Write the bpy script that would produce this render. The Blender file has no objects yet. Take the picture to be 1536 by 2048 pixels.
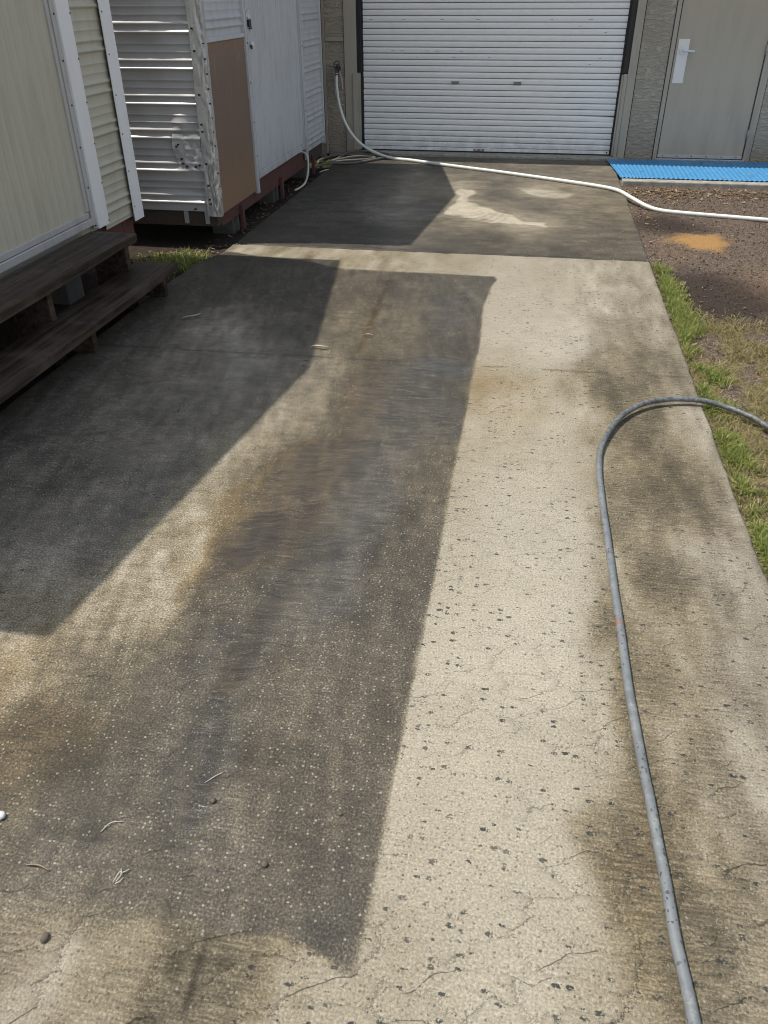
import bpy, math, random
import numpy as np
from mathutils import Matrix, Vector

random.seed(7)
RNG = np.random.default_rng(11)
SC = bpy.context.scene
COL = SC.collection
R = math.radians

# ------------------------------------------------------------------ camera
CAM_H = 1.58
F_PX, PITCH, YAW, ROLL = 1583.3, R(33.380), R(10.035), R(0.316)   # f in pixels of a 1536 px wide picture


def setup_camera():
    cp, sp, cy, sy = math.cos(PITCH), math.sin(PITCH), math.cos(YAW), math.sin(YAW)
    f = Vector((-sy * cp, cy * cp, -sp))
    r = Vector((cy, sy, 0))
    d = f.cross(r)
    cr, sr = math.cos(ROLL), math.sin(ROLL)
    r2 = cr * r + sr * d
    d2 = -sr * r + cr * d
    cam = bpy.data.cameras.new('camera')
    cam.sensor_fit = 'HORIZONTAL'
    cam.angle_x = 2 * math.atan(768 / F_PX)
    cam.clip_start = 0.05
    cam.clip_end = 2000
    o = bpy.data.objects.new('camera', cam)
    COL.objects.link(o)
    m = Matrix.Identity(4)
    for i in range(3):
        m[i][0] = r2[i]
        m[i][1] = -d2[i]
        m[i][2] = -f[i]
    m[2][3] = CAM_H
    o.matrix_world = m
    SC.camera = o


setup_camera()

# ------------------------------------------------------------------ sky, sun, exposure
KX, KY = 0.50, 0.02                       # shadow shift in x and y per metre of height
SUN_DIR = Vector((-KX, -KY, 1)).normalized()
w = bpy.data.worlds.new('World')
SC.world = w
w.use_nodes = True
nt = w.node_tree
sky = nt.nodes.new('ShaderNodeTexSky')
sky.sky_type = 'NISHITA'
sky.sun_disc = False
sky.sun_elevation = math.asin(SUN_DIR.z)
sky.sun_rotation = math.atan2(SUN_DIR.x, SUN_DIR.y)
sky.air_density = 1.5
sky.dust_density = 0.8
sky.ozone_density = 1.0
bg = nt.nodes['Background']
bg.inputs['Strength'].default_value = 0.075
# broken fair-weather cloud over the whole sky
tc = nt.nodes.new('ShaderNodeTexCoord')
sx = nt.nodes.new('ShaderNodeSeparateXYZ')
nt.links.new(tc.outputs['Generated'], sx.inputs[0])
zc = nt.nodes.new('ShaderNodeMath')
zc.operation = 'MAXIMUM'
zc.inputs[1].default_value = 0.0
nt.links.new(sx.outputs[2], zc.inputs[0])
za = nt.nodes.new('ShaderNodeMath')
za.inputs[1].default_value = 0.22
nt.links.new(zc.outputs[0], za.inputs[0])
dv = nt.nodes.new('ShaderNodeVectorMath')
dv.operation = 'DIVIDE'
nt.links.new(tc.outputs['Generated'], dv.inputs[0])
nt.links.new(za.outputs[0], dv.inputs[1])
cn_ = nt.nodes.new('ShaderNodeTexNoise')
cn_.noise_dimensions = '2D'
cn_.inputs['Scale'].default_value = 1.3
cn_.inputs['Detail'].default_value = 6
cn_.inputs['Roughness'].default_value = 0.55
nt.links.new(dv.outputs[0], cn_.inputs['Vector'])
cr_ = nt.nodes.new('ShaderNodeMapRange')
cr_.interpolation_type = 'SMOOTHSTEP'
cr_.inputs[1].default_value = 0.44
cr_.inputs[2].default_value = 0.62
nt.links.new(cn_.outputs['Fac'], cr_.inputs[0])
cm_ = nt.nodes.new('ShaderNodeMix')
cm_.data_type = 'RGBA'
nt.links.new(cr_.outputs[0], cm_.inputs[0])
nt.links.new(sky.outputs[0], cm_.inputs[6])
cm_.inputs[7].default_value = (11.3, 11.8, 12.8, 1)
nt.links.new(cm_.outputs[2], bg.inputs['Color'])

sun = bpy.data.lights.new('sun', 'SUN')
sun.energy = 3.3
sun.angle = R(0.53)
sun.color = (1.0, 0.945, 0.86)
so = bpy.data.objects.new('sun', sun)
COL.objects.link(so)
so.rotation_euler = SUN_DIR.to_track_quat('Z', 'Y').to_euler()
so.location = (-6, 0, 12)

SC.view_settings.view_transform = 'Standard'
SC.view_settings.look = 'None'
SC.view_settings.gamma = 1
SC.view_settings.use_curve_mapping = False
SC.view_settings.exposure = 0.47
SC.render.film_transparent = False
SC.cycles.max_bounces = 6
SC.cycles.use_denoising = True
SC.cycles.filter_width = 1.05
SC.cycles.sample_clamp_direct = 5
SC.cycles.sample_clamp_indirect = 4


# ------------------------------------------------------------------ mesh helpers
class MB:
    def __init__(self):
        self.v, self.f, self.s = [], [], []

    def quad(self, a, b, c, d, smooth=False):
        i = len(self.v)
        self.v += [a, b, c, d]
        self.f.append((i, i + 1, i + 2, i + 3))
        self.s.append(smooth)
        return self

    def tri(self, a, b, c):
        i = len(self.v)
        self.v += [a, b, c]
        self.f.append((i, i + 1, i + 2))
        self.s.append(False)

    def box(self, x0, x1, y0, y1, z0, z1):
        i = len(self.v)
        self.v += [(x0, y0, z0), (x1, y0, z0), (x1, y1, z0), (x0, y1, z0),
                   (x0, y0, z1), (x1, y0, z1), (x1, y1, z1), (x0, y1, z1)]
        for q in ((0, 3, 2, 1), (4, 5, 6, 7), (0, 1, 5, 4), (1, 2, 6, 5), (2, 3, 7, 6), (3, 0, 4, 7)):
            self.f.append(tuple(i + k for k in q))
            self.s.append(False)
        return self

    def grid(self, P, smooth=True, flip=False):
        """P: array (n, m, 3)"""
        n, m = P.shape[:2]
        i0 = len(self.v)
        self.v += [tuple(p) for p in P.reshape(-1, 3)]
        for a in range(n - 1):
            for b in range(m - 1):
                q = (i0 + a * m + b, i0 + a * m + b + 1, i0 + (a + 1) * m + b + 1, i0 + (a + 1) * m + b)
                self.f.append(q[::-1] if flip else q)
                self.s.append(smooth)
        return self

    def tube(self, pts, rad, n=12, caps=True, flat=1.0):
        pts = [Vector(p) for p in pts]
        rr = rad if hasattr(rad, '__len__') else [rad] * len(pts)
        up = Vector((0, 0, 1))
        rings = []
        i0 = len(self.v)
        nrm = None
        for k, p in enumerate(pts):
            t = (pts[min(k + 1, len(pts) - 1)] - pts[max(k - 1, 0)]).normalized()
            if nrm is None:
                a = up if abs(t.z) < .9 else Vector((1, 0, 0))
                nrm = (a - t * a.dot(t)).normalized()
            else:
                nrm = (nrm - t * nrm.dot(t)).normalized()
            b = t.cross(nrm)
            for j in range(n):
                an = 2 * math.pi * j / n
                self.v.append(tuple(p + (nrm * math.cos(an) * flat + b * math.sin(an)) * rr[k]))
        for k in range(len(pts) - 1):
            for j in range(n):
                a = i0 + k * n + j
                b2 = i0 + k * n + (j + 1) % n
                self.f.append((a, b2, b2 + n, a + n))
                self.s.append(True)
        if caps:
            self.f.append(tuple(i0 + j for j in range(n))[::-1])
            self.s.append(False)
            e = i0 + (len(pts) - 1) * n
            self.f.append(tuple(e + j for j in range(n)))
            self.s.append(False)
        return self

    def build(self, name, mat, parent=None, bevel=0.0, seg=2):
        me = bpy.data.meshes.new(name)
        me.from_pydata(self.v, [], self.f)
        me.polygons.foreach_set('use_smooth', np.array(self.s, dtype=bool))
        me.update()
        if mat is not None:
            me.materials.append(mat)
        o = bpy.data.objects.new(name, me)
        COL.objects.link(o)
        if parent is not None:
            o.parent = parent
        if bevel:
            b = o.modifiers.new('bevel', 'BEVEL')
            b.width = bevel
            b.segments = seg
            b.limit_method = 'ANGLE'
        return o


def box(name, mat, parent, x0, x1, y0, y1, z0, z1, bevel=0.003):
    return MB().box(x0, x1, y0, y1, z0, z1).build(name, mat, parent, bevel)


def empty(name, loc=(0, 0, 0)):
    o = bpy.data.objects.new(name, None)
    COL.objects.link(o)
    o.empty_display_size = 0.2
    return o


def tag(o, label=None, cat=None, group=None, kind=None):
    if label:
        o['label'] = label
    if cat:
        o['category'] = cat
    if group:
        o['group'] = group
    if kind:
        o['kind'] = kind
    return o


def fast_mesh(name, V, F, mat, parent=None, smooth=True, attrs=None):
    """V (n,3), F (k,4) or (k,3) numpy arrays"""
    me = bpy.data.meshes.new(name)
    k = F.shape[1]
    me.vertices.add(len(V))
    me.vertices.foreach_set('co', V.astype(np.float32).ravel())
    me.loops.add(F.size)
    me.loops.foreach_set('vertex_index', F.astype(np.int32).ravel())
    me.polygons.add(len(F))
    me.polygons.foreach_set('loop_start', np.arange(0, F.size, k, dtype=np.int32))
    me.polygons.foreach_set('loop_total', np.full(len(F), k, dtype=np.int32))
    me.polygons.foreach_set('use_smooth', np.full(len(F), smooth, dtype=bool))
    me.update(calc_edges=True)
    me.validate()
    for an, av in (attrs or {}).items():
        at = me.attributes.new(an, 'FLOAT', 'POINT')
        at.data.foreach_set('value', av.astype(np.float32).ravel())
    if mat is not None:
        me.materials.append(mat)
    o = bpy.data.objects.new(name, me)
    COL.objects.link(o)
    if parent is not None:
        o.parent = parent
    return o


def grid_faces(n, m):
    a = np.arange((n - 1) * m).reshape(n - 1, m)[:, :-1].ravel()
    return np.stack([a, a + 1, a + m + 1, a + m], 1)


def spline(pts, per=8):
    """Catmull-Rom through the points"""
    P = [np.array(p, float) for p in pts]
    P = [2 * P[0] - P[1]] + P + [2 * P[-1] - P[-2]]
    out = []
    for i in range(1, len(P) - 2):
        for k in range(per):
            t = k / per
            a, b, c, d = P[i - 1], P[i], P[i + 1], P[i + 2]
            out.append(.5 * ((2 * b) + (c - a) * t + (2 * a - 5 * b + 4 * c - d) * t * t + (3 * b - a - 3 * c + d) * t ** 3))
    out.append(P[-2])
    return [tuple(p) for p in out]


# ------------------------------------------------------------------ numpy noise for the masks of stains and wet
def vnoise(x, y, seed=0):
    xi, yi = np.floor(x).astype(np.int64), np.floor(y).astype(np.int64)
    xf, yf = x - xi, y - yi
    u, v = xf * xf * (3 - 2 * xf), yf * yf * (3 - 2 * yf)

    def h(a, b):
        n = (a * 374761393 + b * 668265263 + seed * 2147483) & 0xffffffff
        n = ((n ^ (n >> 13)) * 1274126177) & 0xffffffff
        n = n ^ (n >> 16)
        return (n & 0xffff) / 65535.0
    return ((h(xi, yi) * (1 - u) + h(xi + 1, yi) * u) * (1 - v) + (h(xi, yi + 1) * (1 - u) + h(xi + 1, yi + 1) * u) * v)


def fbm(x, y, f, oct=4, seed=0):
    s, a, t = 0, .5, 0
    for o in range(oct):
        s = s + a * vnoise(x * f + 17.3 * o, y * f + 5.1 * o, seed + o)
        t += a
        a *= .5
        f *= 2.03
    return s / t


def ss(a, b, x):
    t = np.clip((x - a) / (b - a), 0, 1)
    return t * t * (3 - 2 * t)


def blob(x, y, cx, cy, rx, ry, rot=0.0, soft=.5, warp=.25, seed=3, f=3.0):
    dx, dy = x - cx, y - cy
    c, s = math.cos(rot), math.sin(rot)
    u, v = (dx * c + dy * s) / rx, (-dx * s + dy * c) / ry
    d = np.sqrt(u * u + v * v) + warp * 2 * (fbm(x, y, f, 4, seed) - .5)
    return 1 - ss(1 - soft, 1 + soft, d)


# ------------------------------------------------------------------ materials
class NT:
    def __init__(self, name):
        self.m = bpy.data.materials.new(name)
        self.m.use_nodes = True
        self.t = self.m.node_tree
        self.b = self.t.nodes['Principled BSDF']
        self.geo = None
        self.dim = '3D'

    def n(self, typ, **kw):
        o = self.t.nodes.new(typ)
        for k, v in kw.items():
            setattr(o, k, v)
        return o

    def link(self, a, b):
        self.t.links.new(a, b)

    def pos(self):
        if self.geo is None:
            self.geo = self.n('ShaderNodeNewGeometry')
        return self.geo.outputs['Position']

    def vmul(self, v, s):
        o = self.n('ShaderNodeVectorMath', operation='MULTIPLY')
        self.link(v, o.inputs[0])
        o.inputs[1].default_value = s
        return o.outputs[0]

    def vadd(self, a, b):
        o = self.n('ShaderNodeVectorMath', operation='ADD')
        self.link(a, o.inputs[0])
        self.link(b, o.inputs[1])
        return o.outputs[0]

    def noise(self, scale, detail=4, rough=.55, vec=None, out='Fac', dist=0.0):
        o = self.n('ShaderNodeTexNoise', noise_dimensions=self.dim)
        o.inputs['Scale'].default_value = scale
        o.inputs['Detail'].default_value = detail
        o.inputs['Roughness'].default_value = rough
        o.inputs['Distortion'].default_value = dist
        self.link(vec if vec is not None else self.pos(), o.inputs['Vector'])
        return o.outputs[out]

    def vor(self, scale, feature='F1', vec=None, rnd=1.0, outs=('Distance', 'Color')):
        o = self.n('ShaderNodeTexVoronoi', feature=feature, voronoi_dimensions=self.dim)
        o.inputs['Scale'].default_value = scale
        o.inputs['Randomness'].default_value = rnd
        self.link(vec if vec is not None else self.pos(), o.inputs['Vector'])
        return o

    def math(self, op, a, b=0.0, c=None, clamp=False):
        o = self.n('ShaderNodeMath', operation=op, use_clamp=clamp)
        for i, q in enumerate((a, b, c)):
            if q is None:
                continue
            if isinstance(q, (int, float)):
                o.inputs[i].default_value = q
            else:
                self.link(q, o.inputs[i])
        return o.outputs[0]

    def ramp(self, x, a, b, c0=0.0, c1=1.0):
        o = self.n('ShaderNodeMapRange', interpolation_type='SMOOTHSTEP')
        self.link(x, o.inputs[0])
        for i, q in enumerate((a, b, c0, c1)):
            o.inputs[i + 1].default_value = q
        return o.outputs[0]

    def mix(self, f, a, b, blend='MIX'):
        o = self.n('ShaderNodeMix', data_type='RGBA', blend_type=blend)
        for s, q in ((o.inputs[0], f), (o.inputs[6], a), (o.inputs[7], b)):
            if isinstance(q, (int, float)):
                s.default_value = q
            elif isinstance(q, tuple):
                s.default_value = (*q, 1)
            else:
                self.link(q, s)
        return o.outputs[2]

    def attr(self, name):
        o = self.n('ShaderNodeAttribute')
        o.attribute_name = name
        return o.outputs['Fac']

    def sep(self, v, i):
        o = self.n('ShaderNodeSeparateXYZ')
        self.link(v, o.inputs[0])
        return o.outputs[i]

    def bump(self, h, strength=.3, dist=.01, normal=None):
        o = self.n('ShaderNodeBump')
        o.inputs['Strength'].default_value = strength
        o.inputs['Distance'].default_value = dist
        self.link(h, o.inputs['Height'])
        if normal is not None:
            self.link(normal, o.inputs['Normal'])
        return o.outputs[0]

    def set(self, **kw):
        names = dict(col='Base Color', rough='Roughness', metal='Metallic', spec='Specular IOR Level', normal='Normal',
                     coat='Coat Weight', coatr='Coat Roughness', coatn='Coat Normal')
        for k, v in kw.items():
            s = self.b.inputs[names[k]]
            if isinstance(v, (int, float)):
                s.default_value = v
            elif isinstance(v, tuple):
                s.default_value = (*v, 1)
            else:
                self.link(v, s)
        return self.m


def paint(name, col, rough=.45, metal=0.0, dirt=.25, dirtcol=(.12, .10, .08), scale=6, streak=True, bump=.0, grime_low=None):
    t = NT(name)
    vec = t.vmul(t.pos(), (1, 1, .18)) if streak else t.pos()
    n1 = t.noise(scale * 3, 5, .6, vec)
    n2 = t.noise(scale * 14, 4, .6)
    c = t.mix(t.math('MULTIPLY', t.ramp(n1, .42, .75), dirt), col, dirtcol)
    c = t.mix(t.math('MULTIPLY', t.ramp(n2, .55, .8), dirt * .5), c, dirtcol)
    if grime_low is not None:                       # splashed dirt on the lowest part of the thing
        z = t.sep(t.pos(), 2)
        g = t.math('MULTIPLY', t.ramp(z, grime_low[0], grime_low[1], 1, 0), t.ramp(n1, .25, .65))
        c = t.mix(t.math('MULTIPLY', g, grime_low[2]), c, dirtcol)
    r = t.math('ADD', t.math('MULTIPLY', n2, .25), rough - .12)
    kw = dict(col=c, rough=r, metal=metal)
    if bump:
        kw['normal'] = t.bump(t.noise(scale * 40, 3), bump, .002)
    return t.set(**kw)


M = {}
M['cream'] = paint('cream_paint', (.49, .46, .37), .38, 0, .22, (.25, .23, .18), 4)
M['cream_door'] = paint('cream_door_paint', (.48, .45, .36), .42, 0, .28, (.28, .25, .18), 5)
M['white_trim'] = paint('white_trim', (.80, .80, .80), .35, 0, .10, (.4, .38, .35), 4)
M['alu'] = paint('aluminium', (.55, .55, .57), .35, .6, .2, (.2, .19, .18), 6)
M['alu_frame'] = paint('aluminium_frame', (.50, .49, .48), .45, .25, .3, (.2, .18, .16), 6)
M['shed_metal'] = paint('shed_front_metal', (.50, .485, .475), .32, .15, .12, (.18, .17, .16), 2)
M['shed_flash'] = paint('shed_flashing', (.50, .49, .48), .30, .4, .10, (.2, .18, .16), 2)
M['shed_white'] = paint('shed_side_paint', (.52, .53, .55), .42, .05, .35, (.26, .25, .24), 5, grime_low=(.2, .5, .35))
M['slat'] = paint('roller_white', (.88, .875, .86), .34, .05, .10, (.40, .39, .37), 3, streak=False, grime_low=(.0, .35, .45))
M['scuff'] = paint('scuff', (.30, .30, .31), .6, 0, .3)
M['track'] = paint('black_track', (.012, .013, .018), .45, 0, .1)
M['rubber'] = paint('rubber', (.015, .015, .015), .7, 0, .1)
M['taupe_trim'] = paint('taupe_trim', (.43, .385, .315), .6, 0, .25, (.16, .14, .12), 5, bump=.2, grime_low=(0, .5, .4))
M['steel_door'] = paint('steel_door_paint', (.47, .41, .32), .6, 0, .20, (.22, .205, .18), 3, grime_low=(0, .8, .25))
M['chrome'] = paint('brushed_steel', (.78, .79, .82), .32, .35, .03)
M['screw'] = paint('screw_dark', (.02, .02, .02), .5, .3, .0)
M['red_beam'] = paint('red_beam', (.11, .040, .035), .7, 0, .5, (.03, .025, .02), 6, streak=False)
M['dark_wood'] = paint('dark_wood', (.055, .040, .030), .75, 0, .4, (.02, .017, .014), 8, streak=False)
M['block'] = paint('block', (.11, .11, .10), .9, 0, .4, (.05, .05, .045), 8, streak=False, bump=.4)
M['roof'] = paint('roof_metal', (.45, .45, .45), .4, .3, .3)
M['hose_white'] = paint('hose_white', (.74, .76, .70), .42, 0, .28, (.42, .40, .33), 9, streak=False)
M['hose_old'] = paint('hose_old', (.13, .12, .10), .6, 0, .5, (.08, .075, .06), 9, streak=False)
M['tube'] = paint('tube_white', (.50, .46, .40), .5, 0, .3, (.3, .27, .22), 9, streak=False)
M['brass'] = paint('tap_brass', (.10, .095, .075), .5, .6, .5, (.03, .03, .03), 20, streak=False)
M['rag'] = paint('rag', (.42, .37, .42), .9, 0, .3, (.2, .18, .2), 20, streak=False)
M['pad_tan'] = paint('handle_tan', (.30, .25, .18), .6, 0, .3)
M['soil_dark'] = paint('soil_dark', (.03, .025, .02), 1, 0, .3)
M['label_red'] = paint('label_red', (.30, .10, .10), .5, 0, .3, (.4, .35, .3), 30, streak=False)
M['label_pale'] = paint('label_pale', (.5, .46, .45), .5, 0, .1)


def mat_ply():
    t = NT('plywood')
    v = t.vmul(t.pos(), (30, 30, 1.1))
    n = t.noise(1.0, 6, .65, v)
    s = t.noise(2.2, 4, .6, t.vmul(t.pos(), (8, 8, .9)))
    c = t.mix(n, (.185, .115, .074), (.26, .168, .110))
    z = t.sep(t.pos(), 2)
    # pale runs below the sheet edge, reddish weathering in the middle of the board
    runs = t.math('MULTIPLY', t.ramp(s, .54, .68), t.ramp(z, .85, 1.28))
    c = t.mix(t.math('MULTIPLY', runs, .9), c, (.36, .32, .28))
    mid = t.math('MULTIPLY', t.ramp(z, .35, .75), t.ramp(z, 1.3, 1.05))
    c = t.mix(t.math('MULTIPLY', mid, .5), c, (.150, .104, .086))
    c = t.mix(t.ramp(z, .55, .2, 0, .5), c, (.30, .185, .10))
    return t.set(col=c, rough=.55, normal=t.bump(n, .15, .002))


def mat_wood_tread():
    t = NT('stained_wood')
    v = t.vmul(t.pos(), (38, 1.3, 38))
    dn = t.noise(2.0, 3, .5, t.vmul(t.pos(), (3, 1, 3)), 'Color')
    v = t.vadd(v, dn)
    n = t.noise(1.0, 7, .62, v)
    n2 = t.noise(7, 4, .6)
    c = t.mix(t.ramp(n, .35, .68), (.018, .012, .008), (.075, .050, .034))
    c = t.mix(t.math('MULTIPLY', t.ramp(n2, .45, .75), .6), c, (.095, .072, .055))
    crack = t.ramp(n, .30, .36, 1, 0)
    c = t.mix(t.math('MULTIPLY', crack, .8), c, (.006, .005, .004))
    return t.set(col=c, rough=t.ramp(n2, .3, .7, .45, .75), spec=.3, normal=t.bump(n, .6, .004))


M['ply'] = mat_ply()
M['tread'] = mat_wood_tread()


def mat_stucco():
    """rough-trowelled taupe board, gouged sideways"""
    t = NT('rough_taupe_siding')
    p = t.pos()
    n1 = t.noise(1.0, 5, .6, t.vmul(p, (13, 13, 42)))
    n2 = t.noise(1.0, 3, .6, t.vmul(p, (45, 45, 90)))
    big = t.noise(3.5, 3)
    h = t.math('ADD', t.math('MULTIPLY', t.ramp(n1, .40, .60), 1.0), t.math('MULTIPLY', n2, .35))
    c = t.mix(t.ramp(big, .3, .7), (.43, .375, .29), (.49, .43, .34))
    c = t.mix(t.math('MULTIPLY', t.ramp(n1, .48, .36), .32), c, (.15, .135, .115))
    z = t.sep(p, 2)
    c = t.mix(t.math('MULTIPLY', t.ramp(z, .03, .45, 1, 0), t.math('MULTIPLY', n1, .6)), c, (.15, .13, .105))
    return t.set(col=c, rough=.8, normal=t.bump(h, .95, .008))


M['stucco'] = mat_stucco()


def mat_concrete():
    t = NT('driveway_concrete')
    t.dim = '2D'
    p = t.pos()
    dark, film, pud, streak, tone, grit, warm, med, crz = (t.attr(a) for a in ('dark', 'film', 'pud', 'streak', 'tone', 'grit', 'warm', 'med', 'crz'))
    grain = t.noise(165, 3, .80)
    brush = t.noise(1.0, 4, .70, t.vmul(p, (15, 130, 0)))       # the broomed finish, strokes across the drive
    g0 = t.math('SUBTRACT', grain, .5)
    b0 = t.math('SUBTRACT', brush, .5)
    # --- clean dry concrete
    c = t.mix(tone, (.314, .281, .216), (.362, .328, .258))
    # --- hairline crazing, mostly across the drive
    wob = t.n('ShaderNodeCombineXYZ')
    t.link(t.math('MULTIPLY', g0, .5), wob.inputs[0])
    t.link(t.math('MULTIPLY', t.math('ADD', med, t.math('MULTIPLY', grain, .45)), 1.6), wob.inputs[1])
    cv = t.vadd(t.vmul(p, (6.5, 17.0, 0)), wob.outputs[0])
    ce = t.vor(1.0, 'DISTANCE_TO_EDGE', cv).outputs['Distance']
    crk = t.math('MULTIPLY', t.ramp(ce, .006, .024, 1, 0), crz)
    # --- grime and water: both only darken and tint, grain by grain
    gr = t.math('ADD', t.math('MULTIPLY', g0, 2.5), t.math('MULTIPLY', b0, t.math('ADD', .55, t.math('MULTIPLY', streak, 1.5))))
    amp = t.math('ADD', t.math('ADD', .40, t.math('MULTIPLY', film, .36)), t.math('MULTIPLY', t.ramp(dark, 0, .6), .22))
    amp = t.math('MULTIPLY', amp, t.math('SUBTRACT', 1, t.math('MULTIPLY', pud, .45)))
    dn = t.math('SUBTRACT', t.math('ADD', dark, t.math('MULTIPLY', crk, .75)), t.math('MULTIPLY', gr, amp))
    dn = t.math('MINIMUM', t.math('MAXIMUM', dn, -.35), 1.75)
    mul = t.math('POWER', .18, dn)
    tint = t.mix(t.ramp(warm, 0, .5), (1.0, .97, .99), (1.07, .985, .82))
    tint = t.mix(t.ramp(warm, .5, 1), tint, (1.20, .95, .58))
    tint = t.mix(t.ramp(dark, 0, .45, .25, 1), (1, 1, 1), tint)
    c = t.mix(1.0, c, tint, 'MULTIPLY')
    sc = t.n('ShaderNodeVectorMath', operation='SCALE')
    t.link(c, sc.inputs[0])
    t.link(mul, sc.inputs['Scale'])
    c = sc.outputs[0]
    # --- dark chips and pits, pale pebbles in the surface
    wob2 = t.n('ShaderNodeCombineXYZ')
    t.link(t.math('MULTIPLY', g0, .034), wob2.inputs[0])
    t.link(t.math('MULTIPLY', b0, .016), wob2.inputs[1])
    cpe = t.vmul(t.vadd(p, wob2.outputs[0]), (1, 1.6, 0))
    vb = t.vor(38, 'F1', cpe)
    rb = t.sep(vb.outputs['Color'], 0)
    rb2 = t.sep(vb.outputs['Color'], 1)
    rr = t.math('MULTIPLY', rb, t.math('MULTIPLY', rb, t.math('MULTIPLY', rb, rb)))
    chip = t.math('LESS_THAN', t.math('ADD', vb.outputs['Distance'], t.math('MULTIPLY', g0, .62)), t.math('SUBTRACT', t.math('MULTIPLY', rr, .36), .02))
    chip = t.math('MULTIPLY', chip, t.math('GREATER_THAN', t.math('ADD', rb2, grit), 1.0))
    vb2 = t.vor(105, 'F1', p)
    r2 = t.sep(vb2.outputs['Color'], 0)
    r3 = t.sep(vb2.outputs['Color'], 1)
    dot = t.math('LESS_THAN', t.math('ADD', vb2.outputs['Distance'], t.math('MULTIPLY', b0, .25)), t.math('ADD', .05, t.math('MULTIPLY', r2, .26)))
    pit = t.math('MULTIPLY', dot, t.math('GREATER_THAN', r3, .62))
    peb = t.math('MULTIPLY', dot, t.math('LESS_THAN', r3, .40))
    c = t.mix(t.math('MULTIPLY', chip, t.math('ADD', .60, t.math('MULTIPLY', rb2, .35))), c, (.026, .031, .031))
    c = t.mix(t.math('MULTIPLY', pit, t.math('MULTIPLY', r2, .55)), c, (.050, .042, .032))
    pm = t.math('MULTIPLY', t.math('MULTIPLY', peb, t.math('MULTIPLY', t.math('MULTIPLY', r2, r2), t.math('ADD', .28, t.math('MULTIPLY', film, .20)))), t.math('SUBTRACT', 1, t.math('MULTIPLY', pud, .9)))
    c = t.mix(pm, c, t.mix(r2, (.26, .22, .16), (.56, .51, .42)))
    # --- relief: grains and strokes; over it a water film with ripples where it stands
    h = t.math('ADD', t.math('MULTIPLY', grain, 1.1), t.math('MULTIPLY', brush, .45))
    nrm = t.bump(h, .6, .0045)
    rv = t.vadd(t.vmul(p, (10, 40, 0)), t.vmul(wob.outputs[0], (2.6, 1.4, 0)))
    rip = t.noise(1.0, 2, .5, rv)
    flm = t.math('ADD', t.math('MULTIPLY', grain, t.math('SUBTRACT', .55, t.math('MULTIPLY', pud, .50))), t.math('MULTIPLY', t.math('MULTIPLY', rip, pud), 8.0))
    cn = t.bump(flm, .5, .0045)
    cr = t.math('SUBTRACT', .33, t.math('MULTIPLY', pud, .28))
    t.b.inputs['Coat IOR'].default_value = 1.8
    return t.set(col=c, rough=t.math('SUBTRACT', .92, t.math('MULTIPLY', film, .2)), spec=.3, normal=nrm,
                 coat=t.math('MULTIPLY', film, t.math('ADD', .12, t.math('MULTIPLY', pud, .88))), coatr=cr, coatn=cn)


M['concrete'] = mat_concrete()


def mat_plain_concrete():
    t = NT('old_concrete')
    n = t.noise(14, 6, .65)
    n2 = t.noise(160, 3, .6)
    c = t.mix(t.ramp(n, .3, .7), (.24, .22, .18), (.40, .38, .33))
    c = t.mix(t.math('MULTIPLY', t.ramp(n2, .55, .7), .5), c, (.12, .11, .09))
    return t.set(col=c, rough=.9, normal=t.bump(t.math('ADD', n, t.math('MULTIPLY', n2, .4)), .5, .006))


M['plain_concrete'] = mat_plain_concrete()


def mat_ground():
    t = NT('soil')
    t.dim = '2D'
    p = t.pos()
    lawn, sand, damp_shade_fac = t.attr('lawn'), t.attr('sand'), t.attr('damp_shade')
    g = t.noise(120, 4, .7)
    m = t.noise(22, 5, .6)
    vg = t.vor(150, 'F1')
    c = t.mix(t.ramp(m, .3, .7), (.082, .058, .042), (.140, .102, .074))
    c = t.mix(t.math('MULTIPLY', t.ramp(g, .5, .72), .7), c, (.24, .19, .16))
    c = t.mix(t.math('MULTIPLY', t.math('GREATER_THAN', t.sep(vg.outputs['Color'], 0), .86), .7), c, (.32, .27, .23))
    c = t.mix(t.math('MULTIPLY', t.ramp(g, .46, .33), .7), c, (.025, .018, .016))
    c = t.mix(t.math('MULTIPLY', damp_shade_fac, .80), c, (.024, .018, .016))
    ln = t.math('MULTIPLY', t.ramp(t.math('ADD', lawn, t.math('MULTIPLY', t.math('SUBTRACT', m, .5), .8)), .3, .7), .85)
    lc = t.mix(t.ramp(t.noise(45, 4, .7), .35, .65), (.13, .105, .045), (.30, .24, .125))
    lc = t.mix(t.math('MULTIPLY', t.ramp(t.noise(9, 3), .5, .7), .6), lc, (.065, .085, .022))
    c = t.mix(ln, c, lc)
    sm = t.ramp(t.math('ADD', sand, t.math('MULTIPLY', t.math('SUBTRACT', t.noise(150, 3, .75), .5), 3.0)), .25, 1.15)
    c = t.mix(t.math('MULTIPLY', sm, .80), c, (.50, .275, .085))
    h = t.math('ADD', g, t.math('MULTIPLY', vg.outputs['Distance'], -.6))
    return t.set(col=c, rough=.95, spec=.2, normal=t.bump(t.math('ADD', h, m), .8, .010))


M['ground'] = mat_ground()


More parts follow.
